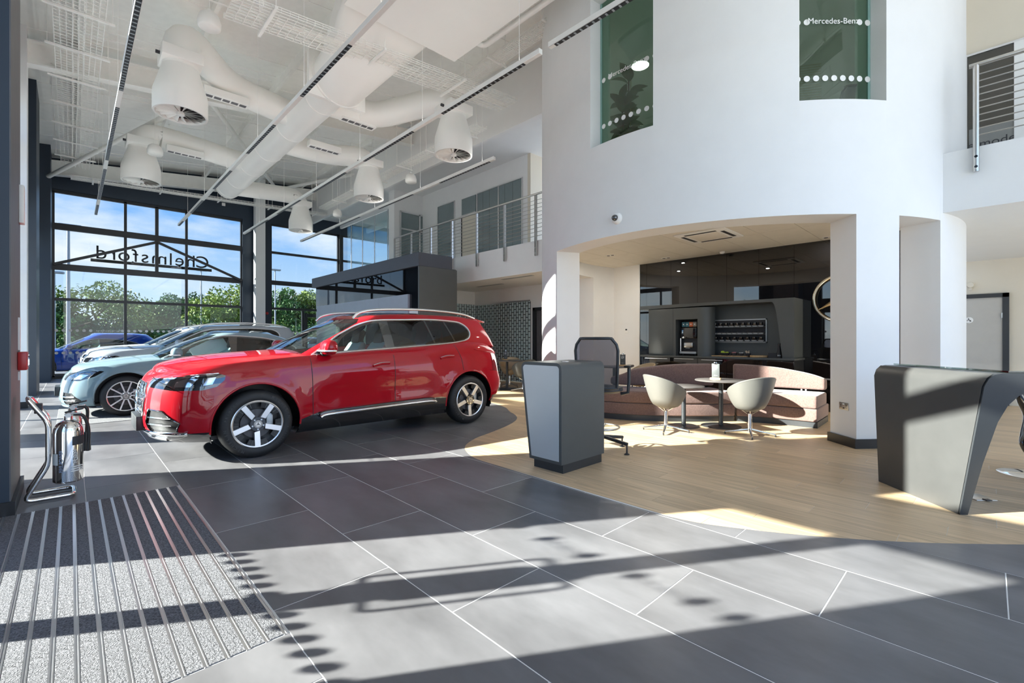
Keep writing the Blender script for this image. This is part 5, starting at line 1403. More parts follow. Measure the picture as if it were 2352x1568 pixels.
# big desk at the right
O2 = Vector((5.245, .686)); E2 = Vector((-.728, -.686)); L2 = Vector((.686, -.728))
def dk(s, t_, z): p = O2 + L2 * s + E2 * t_; return (p.x, p.y, z)
def tn(z): return .79 + .20 * z / 1.045
def tf(z): return -.06 * z / 1.045
prof = [(0, 0), (.055, 0), (.09, .40), (.135, .70), (.18, .82), (.25, .90), (.36, .94), (2.1, .94), (2.1, 1.045), (.10, 1.045), (.055, 1.035), (.02, 1.005), (.0, .95)]
t = thing('consultation_desk', 'large grey desk with curved slab leg and glass top', 'desk', (0, 0, 0))
n = len(prof); b = MB()
b.add([dk(s, tn(z), z) for s, z in prof] + [dk(s, tf(z), z) for s, z in prof], [tuple(range(n)), tuple(range(2 * n - 1, n - 1, -1))] + [(i, (i + 1) % n, n + (i + 1) % n, n + i) for i in range(n)])
b.build('frame', M['anthra2'], t, 30)
op = [(-.004, .0), (-.004, .95), (.016, 1.008), (.052, 1.040)]
b = MB(); 
b.add([dk(s, tn(z) - .012, z + .002) for s, z in op] + [dk(s, tf(z) + .012, z + .002) for s, z in op], [(i, i + 1, 5 + i, 4 + i) for i in range(3)])
M['deskface'] = mat('desk_face', (.058, .058, .057), .38, .0, noise=(4, .08, (1, 1, 1)))
b.build('leg_face', M['deskface'], t, 30)
ip = [(.075, .02), (.11, .40), (.155, .70), (.20, .805), (.265, .88), (.37, .918), (2.1, .918), (2.1, .94), (.36, .94), (.25, .90), (.18, .82), (.135, .70), (.09, .40), (.055, .0)]
n = len(ip)
MB().add([dk(s, tn(z) - .04, z) for s, z in ip] + [dk(s, tf(z) + .04, z) for s, z in ip], [tuple(range(n)), tuple(range(2 * n - 1, n - 1, -1))] + [(i, (i + 1) % n, n + (i + 1) % n, n + i) for i in range(n)]).build('lining', M['deskface'], t, 30)
g = MB().add([dk(s, q, z) for z in (1.049, 1.061) for s, q in ((.16, .97), (2.1, .97), (2.1, -.04), (.16, -.04))], [(3, 2, 1, 0), (4, 5, 6, 7), (0, 1, 5, 4), (1, 2, 6, 5), (2, 3, 7, 6), (3, 0, 4, 7)]).build('glass_top', M['tabletop_glass'], t)
MB().add([dk(s, q, z) for z in (0, .94) for s, q in ((2.02, .8), (2.1, .8), (2.1, .0), (2.02, .0))], [(3, 2, 1, 0), (4, 5, 6, 7), (0, 1, 5, 4), (1, 2, 6, 5), (2, 3, 7, 6), (3, 0, 4, 7)]).build('far_leg', M['anthra2'], t)
p = onZ(2245, 1142, 0)
t = thing('floor_box', 'small steel floor socket box beside the large desk', 'floor box', (p.x, p.y, 0), TH)
MB().box(-.08, .08, -.08, .08, 0, .006).build('lid', M['brushed'], t, bevel=.002); MB().box(-.10, -.06, -.02, .02, .006, .012).build('lid_clip', M['anthra2'], t)
# stool behind the desk
t = thing('desk_stool', 'black bar stool with chrome column and round base at the large desk', 'stool', (6.52, -.28, 0))
MB().lathe([(0, .0), (.23, .0), (.23, .006), (.20, .016), (.05, .028), (0, .03)], 36).build('base', M['chrome'], t, 40)
MB().cyl((0, 0, .02), (0, 0, .62), .032, 20).build('column', M['chrome'], t, 40)
MB().tube(spline([(-.16, .10, .86), (-.14, .06, .70), (-.06, .02, .56), (-.16, .04, .42), (-.24, .05, .33), (-.20, .02, .25), (-.05, 0, .26)], 5), .036, 12).build('foot_loop', M['gloss'], t, 60)
MB().lathe([(0, .86), (.20, .86), (.225, .89), (.21, .92), (0, .93)], 32).build('seat', M['leather'], t, 50)

# drafting chair behind the pod
t = thing('drafting_chair', 'black mesh-backed drafting chair with foot ring behind the pod', 'chair', (4.42, 3.10, 0), R(22))
def sheet(fn, nu, nv, th):
    """thin curved sheet from fn(u,v)"""
    b = MB(); v = [fn(i / nu, j / nv) for i in range(nu + 1) for j in range(nv + 1)]
    w = []
    for i in range(nu + 1):
        for j in range(nv + 1):
            a = Vector(fn(min(1, i / nu + .01), j / nv)) - Vector(fn(max(0, i / nu - .01), j / nv)); c_ = Vector(fn(i / nu, min(1, j / nv + .01))) - Vector(fn(i / nu, max(0, j / nv - .01)))
            q = a.cross(c_); q.normalize() if q.length else None; w.append(Vector(fn(i / nu, j / nv)) + q * th)
    N = (nu + 1) * (nv + 1); f = []
    for i in range(nu):
        for j in range(nv):
            a = i * (nv + 1) + j; f += [(a, a + nv + 1, a + nv + 2, a + 1), (N + a, N + a + 1, N + a + nv + 2, N + a + nv + 1)]
    bd = [(i, 0) for i in range(nu)] + [(nu, j) for j in range(nv)] + [(i, nv) for i in range(nu, 0, -1)] + [(0, j) for j in range(nv, 0, -1)]
    ids = [i * (nv + 1) + j for i, j in bd]
    for k in range(len(ids)): a, c_ = ids[k], ids[(k + 1) % len(ids)]; f.append((a, c_, N + c_, N + a))
    return b.add(v + w, f)
bk = lambda u, v: (-.26 - .06 * v + .05 * (2 * u - 1) ** 2, (u - .5) * (.44 + .05 * v - .10 * max(0, v - .8) / .2), .74 + .55 * v)
sheet(bk, 10, 8, .006).build('mesh_back', M['mesh'], t, 50)
fp = [bk(0, k / 8) for k in range(8)] + [bk(.06 + k / 12 * .88, 1.0) for k in range(13)] + [bk(1, 1 - k / 8) for k in range(1, 9)]
MB().tube([bk(u / 10, 0) for u in range(10, 0, -1)] + fp, .016, 8, closed=True).build('back_frame', M['anthra2'], t, 50)
MB().lathe([(0, .665), (.20, .67), (.245, .70), (.235, .735), (.15, .75), (0, .752)], 28).build('seat', M['ink'], t, 50)
MB().tube([(-.15, 0, .66), (-.26, 0, .66), (-.30, 0, .76), (-.30, 0, .95)], .022, 8).build('back_stem', M['black'], t, 50)
for s_ in (-1, 1):
    am = MB().tube([(0, s_ * .22, .66), (0, s_ * .30, .68), (.01, s_ * .31, .80), (.01, s_ * .31, .96)], .02, 8).build('arm_post', M['anthra2'], t, 50)
    MB().box(-.11, .13, s_ * .31 - .04, s_ * .31 + .04, .96, .99).build('arm_pad', M['black'], t, bevel=.014)
MB().cyl((0, 0, .10), (0, 0, .66), .028, 14).build('gas_column', M['brushed'], t, 40)
MB().tube([(.20 * math.cos(2 * PI * k / 28), .20 * math.sin(2 * PI * k / 28), .27) for k in range(28)], .012, 8, closed=True).build('foot_ring', M['brushed'], t, 50)
for k in range(3): MB().cyl((0, 0, .24), (.20 * math.cos(2.1 * k), .20 * math.sin(2.1 * k), .27), .009, 6).build('ring_strut', M['brushed'], t, 40)
for k in range(5):
    a = 2 * PI * k / 5 - .62; ca, sa = math.cos(a), math.sin(a)
    lg = MB().beam((.02 * ca, .02 * sa, .16), (.33 * ca, .33 * sa, .115), .035, .035).build('base_leg', M['anthra2'], t, bevel=.006)
    MB().lathe([(0, 0), (.028, 0), (.03, .008), (.010, .02), (.009, .115)], 12, (.32 * ca, .32 * sa, 0)).build('glide', M['anthra2'], t, 40)

# sofas ----------------------------------------------------------
def sofa(name, label, pts, ztop, cap_start, cap_end):
    F_ = spline([(a, b, 0) for a, b in pts], 8); n = len(F_)
    N_ = []
    for i in range(n):
        d = (F_[min(i + 1, n - 1)] - F_[max(i - 1, 0)]).normalized(); q = Vector((-d.y, d.x, 0))
        if q.dot(Vector((.7, .7, 0))) < 0: q = -q
        N_.append(q)
    t = thing(name, label, 'sofa', (0, 0, 0), group='curved lounge sofas')
    def band(nm, m, d0, d1, z0, z1, bev, i0=0, i1=None):
        i1 = n if i1 is None else i1; zz0 = z0 if callable(z0) else (lambda f: z0); zz1 = z1 if callable(z1) else (lambda f: z1)
        v = []
        for i in range(i0, i1):
            f = i / (n - 1); a, c_ = F_[i] + N_[i] * d0, F_[i] + N_[i] * d1
            v += [(a.x, a.y, zz0(f)), (c_.x, c_.y, zz0(f)), (c_.x, c_.y, zz1(f)), (a.x, a.y, zz1(f))]
        k = i1 - i0; fs = [(0, 1, 2, 3), (4 * k - 1, 4 * k - 2, 4 * k - 3, 4 * k - 4)]
        for i in range(k - 1):
            for j in range(4): fs.append((4 * i + j, 4 * i + 4 + j, 4 * i + 4 + (j + 1) % 4, 4 * i + (j + 1) % 4))
        b = MB().add(v, fs); bm = None
        return b.build(nm, m, t, bevel=bev, seg=3)
    band('plinth', M['anthra2'], .035, .85, 0, .085, 0)
    band('base_cushion', M['fabric'], .0, .90, .09, .275, .018); band('seat_cushion', M['fabric'], -.012, .74, .28, .465, .028)
    band('backrest', M['fabric'], .60, .78, .50, ztop, .035)
    for i in (int(n * .25), int(n * .75)):
        for d in (-.03, .03):
            q = F_[i] + N_[i] * .70 + (F_[min(i + 1, n - 1)] - F_[i]).normalized() * d; MB().cyl((q.x, q.y, .46), (q.x, q.y, .505), .013, 10).build('back_pin', M['chrome'], t, 40)
    return t
sofa('sofa', 'long mauve curved sofa section with its low end by the drafting chair', [(6.20, 4.42), (6.33, 3.98), (6.66, 3.48), (7.05, 3.06), (7.455, 2.735)], lambda f: .62 + .245 * math.sin(min(1, f * 1.25) * PI / 2) ** .8, 0, 0)
sofa('sofa', 'short mauve curved sofa section ending beside the centre pier', [(7.47, 2.72), (7.60, 2.42), (7.67, 2.08), (7.69, 1.70)], lambda f: .865 - .20 * f ** 2.2, 0, 0)

# tub chairs -----------------------------------------------------
def tub(label, loc, rz, m_out, m_in, group, legs=True, sz=1.0, tilt=0):
    """shell chair opening towards local +X"""
    t = thing('tub_chair', label, 'chair', loc, rz, group)
    def hgt(ph): return .115 + .345 * (.5 - .5 * math.cos(ph)) ** .62 if True else 0
    def fn(u, v, off=0):
        ph = 2 * PI * u; h = hgt(ph); z = .33 + .46 * (h / .46) * v
        q = (v * h / .46) ** .42
        r = (.085 + .215 * q) + off; bx = 1.02 if math.cos(ph) < 0 else 1.18
        return (r * math.cos(ph) * bx + .02, r * math.sin(ph) * 1.08, z + off * .4)
    nu, nv = 44, 10
    v = [fn(i / nu, j / nv) for i in range(nu) for j in range(nv + 1)]; vi = [fn(i / nu, j / nv, -.028) for i in range(nu) for j in range(nv + 1)]
    f = [(i * (nv + 1) + j, ((i + 1) % nu) * (nv + 1) + j, ((i + 1) % nu) * (nv + 1) + j + 1, i * (nv + 1) + j + 1) for i in range(nu) for j in range(nv)]
    MB().add(v, f + [tuple(i * (nv + 1) for i in range(nu - 1, -1, -1))]).build('shell', m_out, t, 70)
    MB().add(vi, f).build('lining', m_in, t, 70)
    MB().tube([((Vector(fn(i / nu, 1)) + Vector(fn(i / nu, 1, -.028))) / 2) for i in range(nu)], .0145, 8, closed=True).build('rim', m_in if m_in is not m_out else m_out, t, 70)
    MB().lathe([(0, .415), (.12, .415), (.155, .44), (.14, .47), (0, .48)], 28, (.03, 0, 0)).build('seat_cushion', m_in, t, 60)
    if legs:
        for k in range(4):
            a = PI / 4 + k * PI / 2; MB().cyl((.02, 0, .27), (.11 * math.cos(a) + .02, .11 * math.sin(a), .345), .008, 6).build('shell_strut', M['chrome'], t, 40)
        MB().cyl((.02, 0, .06), (.02, 0, .29), .030, 18, .024).build('column', M['chrome'], t, 40)
        for k in range(4):
            a = PI / 4 + k * PI / 2 + .12; e = (.02 + .30 * math.cos(a), .30 * math.sin(a), .03)
            lg = MB().tube([(.02, 0, .085), (.02 + .15 * math.cos(a), .15 * math.sin(a), .055), e], [.020, .016, .011], 8).build('base_leg', M['chrome'], t, 50)
            MB().cyl((e[0], e[1], 0), (e[0], e[1], .03), .010, 8).build('glide', M['black'], lg)
    return t
G1 = 'grey tub chairs in the lounge'
M['creamrim'] = mat('cream_piping', (.62, .54, .40), .5)
tub('grey leather tub chair facing the menu table with its back to the pod', (5.96, 3.13, 0), R(-30), M['leather'], M['leather'], G1)
tub('grey leather tub chair facing the sofa between menu table and centre pier', (6.52, 2.19, 0), R(62), M['leather'], M['leather'], G1)
# round tables
def rtable(label, loc, h, rt, rb, m=None):
    t = thing('round_table', label, 'table', loc, 0, 'round pedestal tables')
    MB().lathe([(0, h - .022), (rt - .01, h - .022), (rt, h - .014), (rt, h - .004), (rt - .006, h), (0, h)], 48).build('table_top', M['tabledark'], t, 40)
    MB().cyl((0, 0, .015), (0, 0, h - .02), .032, 20).build('column', M['anthra2'], t, 40)
    MB().lathe([(0, 0), (rb, 0), (rb, .006), (rb - .03, .014), (.05, .02), (0, .02)], 40).build('base', M['anthra2'], t, 40)
    return t
M['tabledark'] = mat('table_laminate', (.11, .10, .095), .35)
rtable('round dark pedestal table carrying the menu clipboard before the sofa', (6.92, 2.74, 0), .685, .36, .275)
rtable('smaller round dark table behind the left tub chair', (6.52, 3.12, 0), .60, .29, .22)
rtable('round dark cafe table with a menu in front of the patterned glass', (8.14, 8.64, 0), .745, .42, .30)
rtable('round dark cafe table tucked behind the sofa end', (7.85, 5.2, 0), .745, .35, .25)
def menu(label, loc, rz):
    t = thing('menu_stand', label, 'menu', loc, rz, 'menu clipboards on wooden blocks')
    MB().box(-.03, .03, -.075, .075, 0, .028).build('block', M['wood'], t, bevel=.003)
    bd = MB().box(-.005, .005, -.055, .055, .02, .235).build('clipboard', M['anthra'], t, bevel=.002)
    MB().box(-.011, .011, -.022, .022, .225, .255).build('clip', M['chrome'], t, bevel=.003); MB().tube([(0, .012 * math.cos(k * .6), .262 + .012 * math.sin(k * .6)) for k in range(11)], .003, 6).build('clip_loop', M['chrome'], t)
    x = -.0062
    for (s_, y, z, sz) in (('EF', -.0, .150, .060), ('MENU', 0, .198, .016), ('coffee  tea', 0, .060, .012)):
        o = link('lettering', text_mesh('lettering', s_, sz, M['paper'], .0004), t, (x, y, z), (PI / 2, 0, -PI / 2))
menu('black menu clipboard on a wooden block on the round table before the sofa', (6.88, 2.80, .685), R(4))
menu('black menu clipboard on the cafe table behind the sofa end', (8.0, 5.1, .745), R(20))
menu('black menu clipboard on the cafe table at the patterned glass', (8.14, 8.70, .745), R(10))
G2 = 'tan tub chairs at the cafe tables'
tub('tan tub chair showing above the low sofa end', (8.40, 4.93, 0), R(150), M['tan'], M['tan'], G2)
tub('tan tub chair behind the cafe table at the patterned glass', (8.62, 9.05, 0), R(-140), M['tan'], M['tan'], G2)
tub('dark grey tub chair beside the cafe table at the patterned glass', (8.05, 7.95, 0), R(85), M['anthra'], M['anthra'], G2)

# black display wall
t = thing('display_wall', 'large dark grey display cabinet with glossy black glass and grey panels', 'display cabinet', (0, 0, 0))
BX, BY0, BY1 = 6.0, 9.43, 15.95
MB().box(BX + .08, 7.10, BY0 + .01, BY1, 0, 3.06).build('body', M['anthra2'], t)
MB().box(BX, 7.12, BY0, BY0 + .06, 0, 3.045).build('end_panel', M['anthra'], t)
MB().box(BX - .02, 6.97, BY0, BY1 + .2, 3.05, 3.37).build('header', mat('header_laminate', (.060, .066, .082), .4), t)
pys = [BY0 + .06, 10.9, 12.6, 14.3, BY1]
for a, b_ in zip(pys, pys[1:]): MB().box(BX + .045, BX + .08, a + .003, b_ - .003, 2.0, 3.05).build('glass_panel', M['glosswall'], t)
M['greyblue'] = mat('grey_blue_panel', (.34, .38, .44), .4)
lps = [9.93, 11.4, 12.85, 14.3, 15.75]
for a, b_ in zip(lps, lps[1:]): MB().box(BX - .01, BX + .05, a + .003, b_ - .003, 0.05, 2.40).build('lower_panel', M['greyblue'], t)
MB().box(BX + .03, BX + .07, BY0 + .06, 9.93, .05, 2.0).build('reflection_strip', M['paper'], t)  # white strip painted in for a pale reflection

# fire extinguisher stand
t = thing('extinguisher_stand', 'chrome tube trolley stand on the floor beside the entrance pier', 'stand', (0, 0, 0))
def loop(y): return [(-.235, y, .80), (-.19, y, .755), (-.125, y, .63), (-.115, y, .56), (-.130, y, .30), (-.15, y, .24), (-.28, y, .07), (-.295, y, .03)]
pth = bend([(-.235, 5.42, .80), (-.13, 5.42, .62), (-.13, 5.42, .28), (-.262, 5.42, .022), (.02, 5.42, .022), (.02, 5.16, .022), (-.262, 5.16, .022), (-.13, 5.16, .28), (-.13, 5.16, .62), (-.235, 5.16, .80)], .05, 5)
MB().tube(pth + bend([(-.235, 5.16, .80), (-.245, 5.29, .815), (-.235, 5.42, .80)], .05, 4)[1:-1], .0165, 10, closed=True).build('tube_frame', M['chrome'], t, 50)
MB().cyl((-.13, 5.16, .58), (-.13, 5.42, .58), .010, 8).build('cross_bar', M['chrome'], t, 40)
MB().box(-.21, -.165, 5.22, 5.36, .69, .76).build('sign_plate', M['ink'], t, bevel=.006)
def extinguisher(label, loc, r, h, lab, sleeve):
    e = thing('fire_extinguisher', label, 'extinguisher', loc, 0, 'chrome fire extinguishers on the stand')
    MB().lathe([(0, 0), (r - .012, 0), (r, .012), (r, h - .10), (r * .96, h - .07), (r * .78, h - .03), (r * .45, h - .006), (.026, h), (.024, h + .03), (0, h + .03)], 36).build('cylinder', M['chrome'] if not sleeve else M['brushed'], e, 40)
    MB().cyl((0, 0, h + .02), (0, 0, h + .055), .018, 12).build('valve', M['brushed'], e, 40)
    MB().beam((-.02, 0, h + .06), (.09, -.02, h + .085), .022, .012).build('lever', M['black'], e, bevel=.003)
    MB().beam((-.02, 0, h + .045), (.08, -.02, h + .05), .022, .010).build('carry_handle', M['brushed'], e, bevel=.003)
    MB().lathe([(0, 0), (.018, 0), (.018, .012), (0, .014)], 14, axis='y').build('gauge', M['paper'], e, 40, loc=(0, -.03, h + .035))
    MB().tube([(.0, .02 + .013 * math.cos(k * .7), h + .07 + .013 * math.sin(k * .7)) for k in range(10)], .002, 5).build('pin_ring', M['chrome'], e)
    MB().tube(spline([(.03, 0, h + .04), (.09, .0, h + .02), (r + .03, .01, h - .10), (r + .025, .01, h * .45)], 5), .012, 8).build('hose', M['black'], e, 60)
    if sleeve: MB().cyl((r + .025, .01, h * .30), (r + .025, .01, h * .62), .032, 16, .026).build('horn', M['anthra2'], e, 40); MB().lathe([(r + .002, 0), (r + .002, .06)], 30, (0, 0, .03)).build('base_band', M['ink'], e, 40)
    if lab:
        a0 = R(205)
        MB().lathe([(r + .0012, h * .60), (r + .0012, h * .74)], 14, axis='z', a0=R(-75), a1=R(15)).build('black_label', M['ink'], e, 40)
        MB().lathe([(r + .0012, h * .30), (r + .0012, h * .48)], 10, axis='z', a0=R(-165), a1=R(-130)).build('data_label', M['paper'], e, 40)
        me = text_mesh('lettering', 'FIRE POWER', .032, mat('blue_print', (.25, .33, .50), .4), .0008)
        link('lettering', me, e, ((r + .002) * math.cos(R(-110)), (r + .002) * math.sin(R(-110)), h * .36), (PI / 2, -PI / 2, R(-20)))
        for i_, z in enumerate((.18, .215, .25)):
            MB().lathe([(r + .0012, h * z), (r + .0012, h * z + .008)], 10, axis='z', a0=R(-80), a1=R(-20)).build('text_line', M['paper'], e, 40)
        link('lettering', text_mesh('lettering', 'FOAM', .04, M['paper'], .0008), e, ((r + .002) * math.cos(R(-55)), (r + .002) * math.sin(R(-55)), h * .42), (PI / 2, -PI / 2, R(35)))
    return e
extinguisher('polished chrome fire extinguisher with blue lettering on the trolley stand', (-.015, 5.20, .125), .092, .50, True, False)
extinguisher('slimmer steel fire extinguisher with black horn on the trolley stand', (.01, 5.46, .16), .062, .50, False, True)
# ============================================================= coffee bar
def ky(px): return onX(px, 780, KX).y
WT = .945                                         # worktop height
YA, YB = ky(1470), ky(1824)
SX = KX - .62                                     # cabinet fronts
def kyf(px, x=SX): return onX(px, 780, x).y
yl, yr_ = kyf(1470), kyf(1824)
t = thing('coffee_worktop', 'slim grey worktop along the coffee bar', 'worktop', (0, 0, 0))
MB().box(SX - .02, KX - .002, kyf(1826, SX), kyf(1470.5, SX), WT - .035, WT).build('slab', M['anthra'], t, bevel=.003)
bx = [kyf(p) for p in (1824, 1743, 1669, 1602, 1541, 1474)]
for i, (a, b_) in enumerate(zip(bx, bx[1:])):
    c_ = thing('base_cabinet', ['black gloss base cabinet at the star end of the worktop', 'black gloss base cabinet second from the star end', 'black gloss base cabinet in the middle of the coffee bar', 'black gloss base cabinet with drawers under the coffee machine', 'black gloss base cabinet at the pale wall end'][i], 'cabinet', (0, 0, 0), 0, 'base cabinets of the coffee bar')
    MB().box(SX + .02, KX - .01, a + .002, b_ - .002, .0, WT - .037).build('carcass', M['black'], c_)
    if i == 3:
        for z0, z1 in ((.10, .50), (.505, .90)):
            d_ = MB().box(SX, SX + .02, a + .004, b_ - .004, z0, z1).build('drawer', M['gloss'], c_); MB().box(SX - .014, SX, a + .08, b_ - .08, z1 - .02, z1 - .008).build('handle', M['alu'], d_)
    else:
        d_ = MB().box(SX, SX + .02, a + .004, b_ - .004, .10, .90).build('door', M['gloss'], c_)
        if i in (2, 4): MB().box(SX - .014, SX, a + .08, b_ - .08, .87, .882).build('handle', M['alu'], d_)
# housing: canopy with curved leg, tall units
HX = KX - .55
def hz(px, py): return onX(px, py, HX).z
ZT = hz(1700, 690)
t = thing('coffee_housing', 'dark grey housing with tapered side and canopy around the coffee bar', 'housing', (0, 0, 0))
yE = onX(1824, 760, HX).y; y0h = onX(1470.5, 760, HX).y
pr = [(y0h, ZT), (y0h, ZT - .08)] + [(onX(p, 0, HX).y, hz(p, q)) for p, q in ((1650, 690 + 8), (1760, 689.5), (1772, 692), (1777, 697), (1781, 708), (1787, 745), (1797, 818))]
pr = [(a, b_) for a, b_ in pr] ; ylast = pr[-1][0]
pr[-1] = (ylast, WT); pr += [(yE, WT), (yE, ZT)]
for k in range(2, len(pr) - 3): pr[k] = (pr[k][0], min(pr[k][1], ZT - .055))
MB().prism(pr, HX, KX - .005, 'x').build('canopy', M['anthra'], t)
MB().box(KX - .12, KX - .006, yE + .02, y0h, WT, ZT - .02).build('back_panel', M['anthra'], t)
# tall units
T0, T1, T2, T3 = (onX(p, 780, HX - .0).y for p in (1489, 1546, 1607, 1632))
u = thing('tall_cabinet', 'tall dark grey cabinet at the pale wall end of the coffee bar', 'cabinet', (0, 0, 0))
MB().box(HX + .02, KX - .13, T1 + .002, T0, WT, ZT - .085).build('body', M['anthra'], u); MB().box(HX + .002, HX + .02, T1 + .004, T0 - .01, WT + .004, ZT - .09).build('door', M['anthra'], u, bevel=.002)
u = thing('machine_cabinet', 'dark grey cabinet with the niche that holds the coffee machine', 'cabinet', (0, 0, 0))
N0, N1 = onX(1552, 780, HX).y, onX(1602, 780, HX).y; NZ = onX(1580, 733, HX).z
b = MB().box(HX, KX - .13, T1 - .01 if False else N0, T1, WT, ZT - .085).box(HX, KX - .13, T2, N1, WT, ZT - .085).box(HX, KX - .13, N1, N0, NZ, ZT - .085)
b.build('frame', M['anthra'], u); MB().box(KX - .17, KX - .13, N1, N0, WT, NZ).build('niche_back', M['black'], u)
rr = T2 - T3
MB().prism([(HX, T2)] + [(HX + rr - rr * math.cos(a), T2 - rr * math.sin(a)) for a in [PI / 2 * i / 8 for i in range(1, 9)]] + [(HX + rr + .02, T3 + .004), (KX - .13, T2 - .004), (KX - .13, T2)], WT, ZT - .085, 'z').build('rounded_end', M['anthra'], u, 40)
# coffee machine
cm_y = (N0 + N1) / 2; cw = (N0 - N1) * .40
t = thing('coffee_machine', 'black coffee machine with touch screen in its niche', 'coffee machine', (HX + .06, cm_y, WT))
zz = lambda py: onX(1580, py, HX + .05).z - WT
MB().box(.10, .36, -cw, cw, .02, zz(760)).build('body', M['ink'], t, bevel=.01)
for y in (-cw * .7, cw * .7): MB().cyl((.06, y, 0), (.06, y, .05), .012, 8).build('foot', M['black'], t)
MB().box(.0, .30, -cw * .95, cw * .95, .04, .085).build('drip_tray', M['galv'], t, bevel=.006); MB().box(.02, .28, -cw * .8, cw * .8, .085, .09).build('drip_grid', M['ink'], t)
MB().box(.02, .12, -cw * .5, cw * .5, .17, .27).build('spout', M['brushed'], t, bevel=.01)
MB().box(.095, .10, cw * .0, cw * .5, .15, .24).build('info_label', M['paper'], t)
MB().box(.03, .10, -cw * .9, cw * .9, zz(777) , zz(752)).build('screen', M['gloss'], t, bevel=.008)
for k, col in enumerate(((.05, .16, .20), (.06, .20, .24), (.65, .16, .06), (.30, .26, .22))):
    y1 = cw * .85 - k * cw * .43
    h_ = MB().box(.06, .30, y1 - cw * .40, y1, zz(750), zz(739)).build('hopper', mat('hopper%d' % k, col, .15), t, bevel=.006)
    MB().cyl((.058, y1 - cw * .2, (zz(750) + zz(739)) / 2), (.06, y1 - cw * .2, (zz(750) + zz(739)) / 2), .012, 12).build('hopper_badge', M['paper'], h_)
MB().cyl((.03, cw * .9, .09), (.03, cw * .9, .36), .012, 10).build('steam_pipe', M['chrome'], t, 40)
# cup niche
CX = KX - .125
q0, q1 = onX(1627, 780, CX).y, onX(1759, 780, CX).y; cz1, cz0 = onX(1700, 733, CX).z, onX(1700, 787, CX).z
t = thing('cup_shelf', 'silver framed niche with three glass cup shelves', 'shelf', (0, 0, 0))
f = .022
MB().box(CX - .012, CX + .004, q1 - f, q0 + f, cz1 - f, cz1).build('frame_rail', M['galv'], t); MB().box(CX - .012, CX + .004, q1 - f, q0 + f, cz0, cz0 + f).build('frame_rail', M['galv'], t)
for y in (q1 - f / 2, q0 + f / 2): MB().box(CX - .012, CX + .004, y - f / 2, y + f / 2, cz0, cz1).build('frame_post', M['galv'], t)
MB().box(CX - .006, CX - .002, q1, q0, cz0 + f, cz1 - f).build('back', M['ink'], t)
hgt_ = (cz1 - cz0 - 2 * f) / 3; shz = [cz0 + f + .004 + k * hgt_ for k in range(3)]
for z in shz: MB().box(CX - .15, CX - .007, q1, q0, z, z + .006).build('shelf_board', M['galv'], t)
cupm = MB().lathe([(0, 0), (.022, 0), (.036, .03), (.040, .075), (.037, .075), (.033, .032), (.02, .006), (0, .006)], 16).mesh('cup', M['gloss'], 50)
saum = MB().lathe([(0, 0), (.028, 0), (.052, .014), (.050, .018), (.026, .006), (0, .006)], 18).mesh('saucer', M['paper'], 50)
hdl = MB().tube([(0, .036 + .018 * math.sin(a), .042 + .020 * math.cos(a)) for a in [PI * i / 8 for i in range(9)]], .005, 6).mesh('handle', M['ink'], 50)
low = MB().lathe([(0, 0), (.02, 0), (.034, .02), (.038, .04), (.034, .04), (.02, .008), (0, .006)], 16).mesh('cup', M['ink'], 50)
def cup(y, z, me, lb, grp):
    c_ = thing('cup', lb, 'cup', (CX - .08, y, z), 0, grp)
    link('saucer', saum, c_); link('bowl', me, c_, (0, 0, .005)); link('handle', hdl, c_, (0, 0, .0 if me is cupm else -.02), (0, 0, 0) if me is cupm else None)
for r_, (z, me, n_, lb) in enumerate(((shz[0], cupm, 9, 'black cup on white saucer on the bottom cup shelf'), (shz[1], low, 11, 'low black cup on white saucer on the middle cup shelf'), (shz[2], cupm, 10, 'black cup on white saucer on the top cup shelf'))):
    for k in range(n_): cup(q0 - .06 - k * (q0 - q1 - .12) / (n_ - 1), z + .0085, me, lb, ['bottom shelf cups', 'middle shelf cups', 'top shelf cups'][r_])
# worktop things
def on_wt(px, x): return onX(px, 800, x).y
XW = KX - .34
def board(px0, px1, label, rnd):
    a, b_ = on_wt(px0, XW), on_wt(px1, XW)
    o = MB().prism([(XW - .10, min(a, b_)), (XW + .10, min(a, b_)), (XW + .10, max(a, b_)), (XW - .10, max(a, b_))] if not rnd else [((XW) + .12 * math.cos(k * PI / 12), (a + b_) / 2 + abs(a - b_) / 2 * math.sin(k * PI / 12)) for k in range(24)], WT + .0005, WT + (.018 if not rnd else .035), 'z').build('serving_board', M['wood'], None, bevel=.004)
    tag(o, label, 'board'); return o
board(1638, 1720, 'long thin wooden board under the snack bowls', False); board(1723, 1763, 'round wooden board beside the snack bowls', True)
def bowl(px, r, m, label, top=.0185):
    o = MB().lathe([(0, 0), (r * .6, 0), (r * .95, .03), (r, .055), (r * .93, .055), (r * .85, .03), (r * .5, .008), (0, .008)], 20).build('bowl', m, None, 50, loc=(XW, on_wt(px, XW), WT + top)); tag(o, label, 'bowl', 'snack bowls'); return (XW, on_wt(px, XW), WT + top + .045)
p1 = bowl(1664, .105, M['ink'], 'wide black bowl of green apples'); p2 = bowl(1686, .055, M['ink'], 'black bowl of pink wrapped sweets'); p3 = bowl(1702, .055, M['ink'], 'black bowl of white sugar packets'); p4 = bowl(1718, .055, M['ink'], 'black bowl of biscuit sticks')
M['apple'] = mat('apple_green', (.42, .55, .05), .35, noise=(9, .25, (1, 1, 1)))
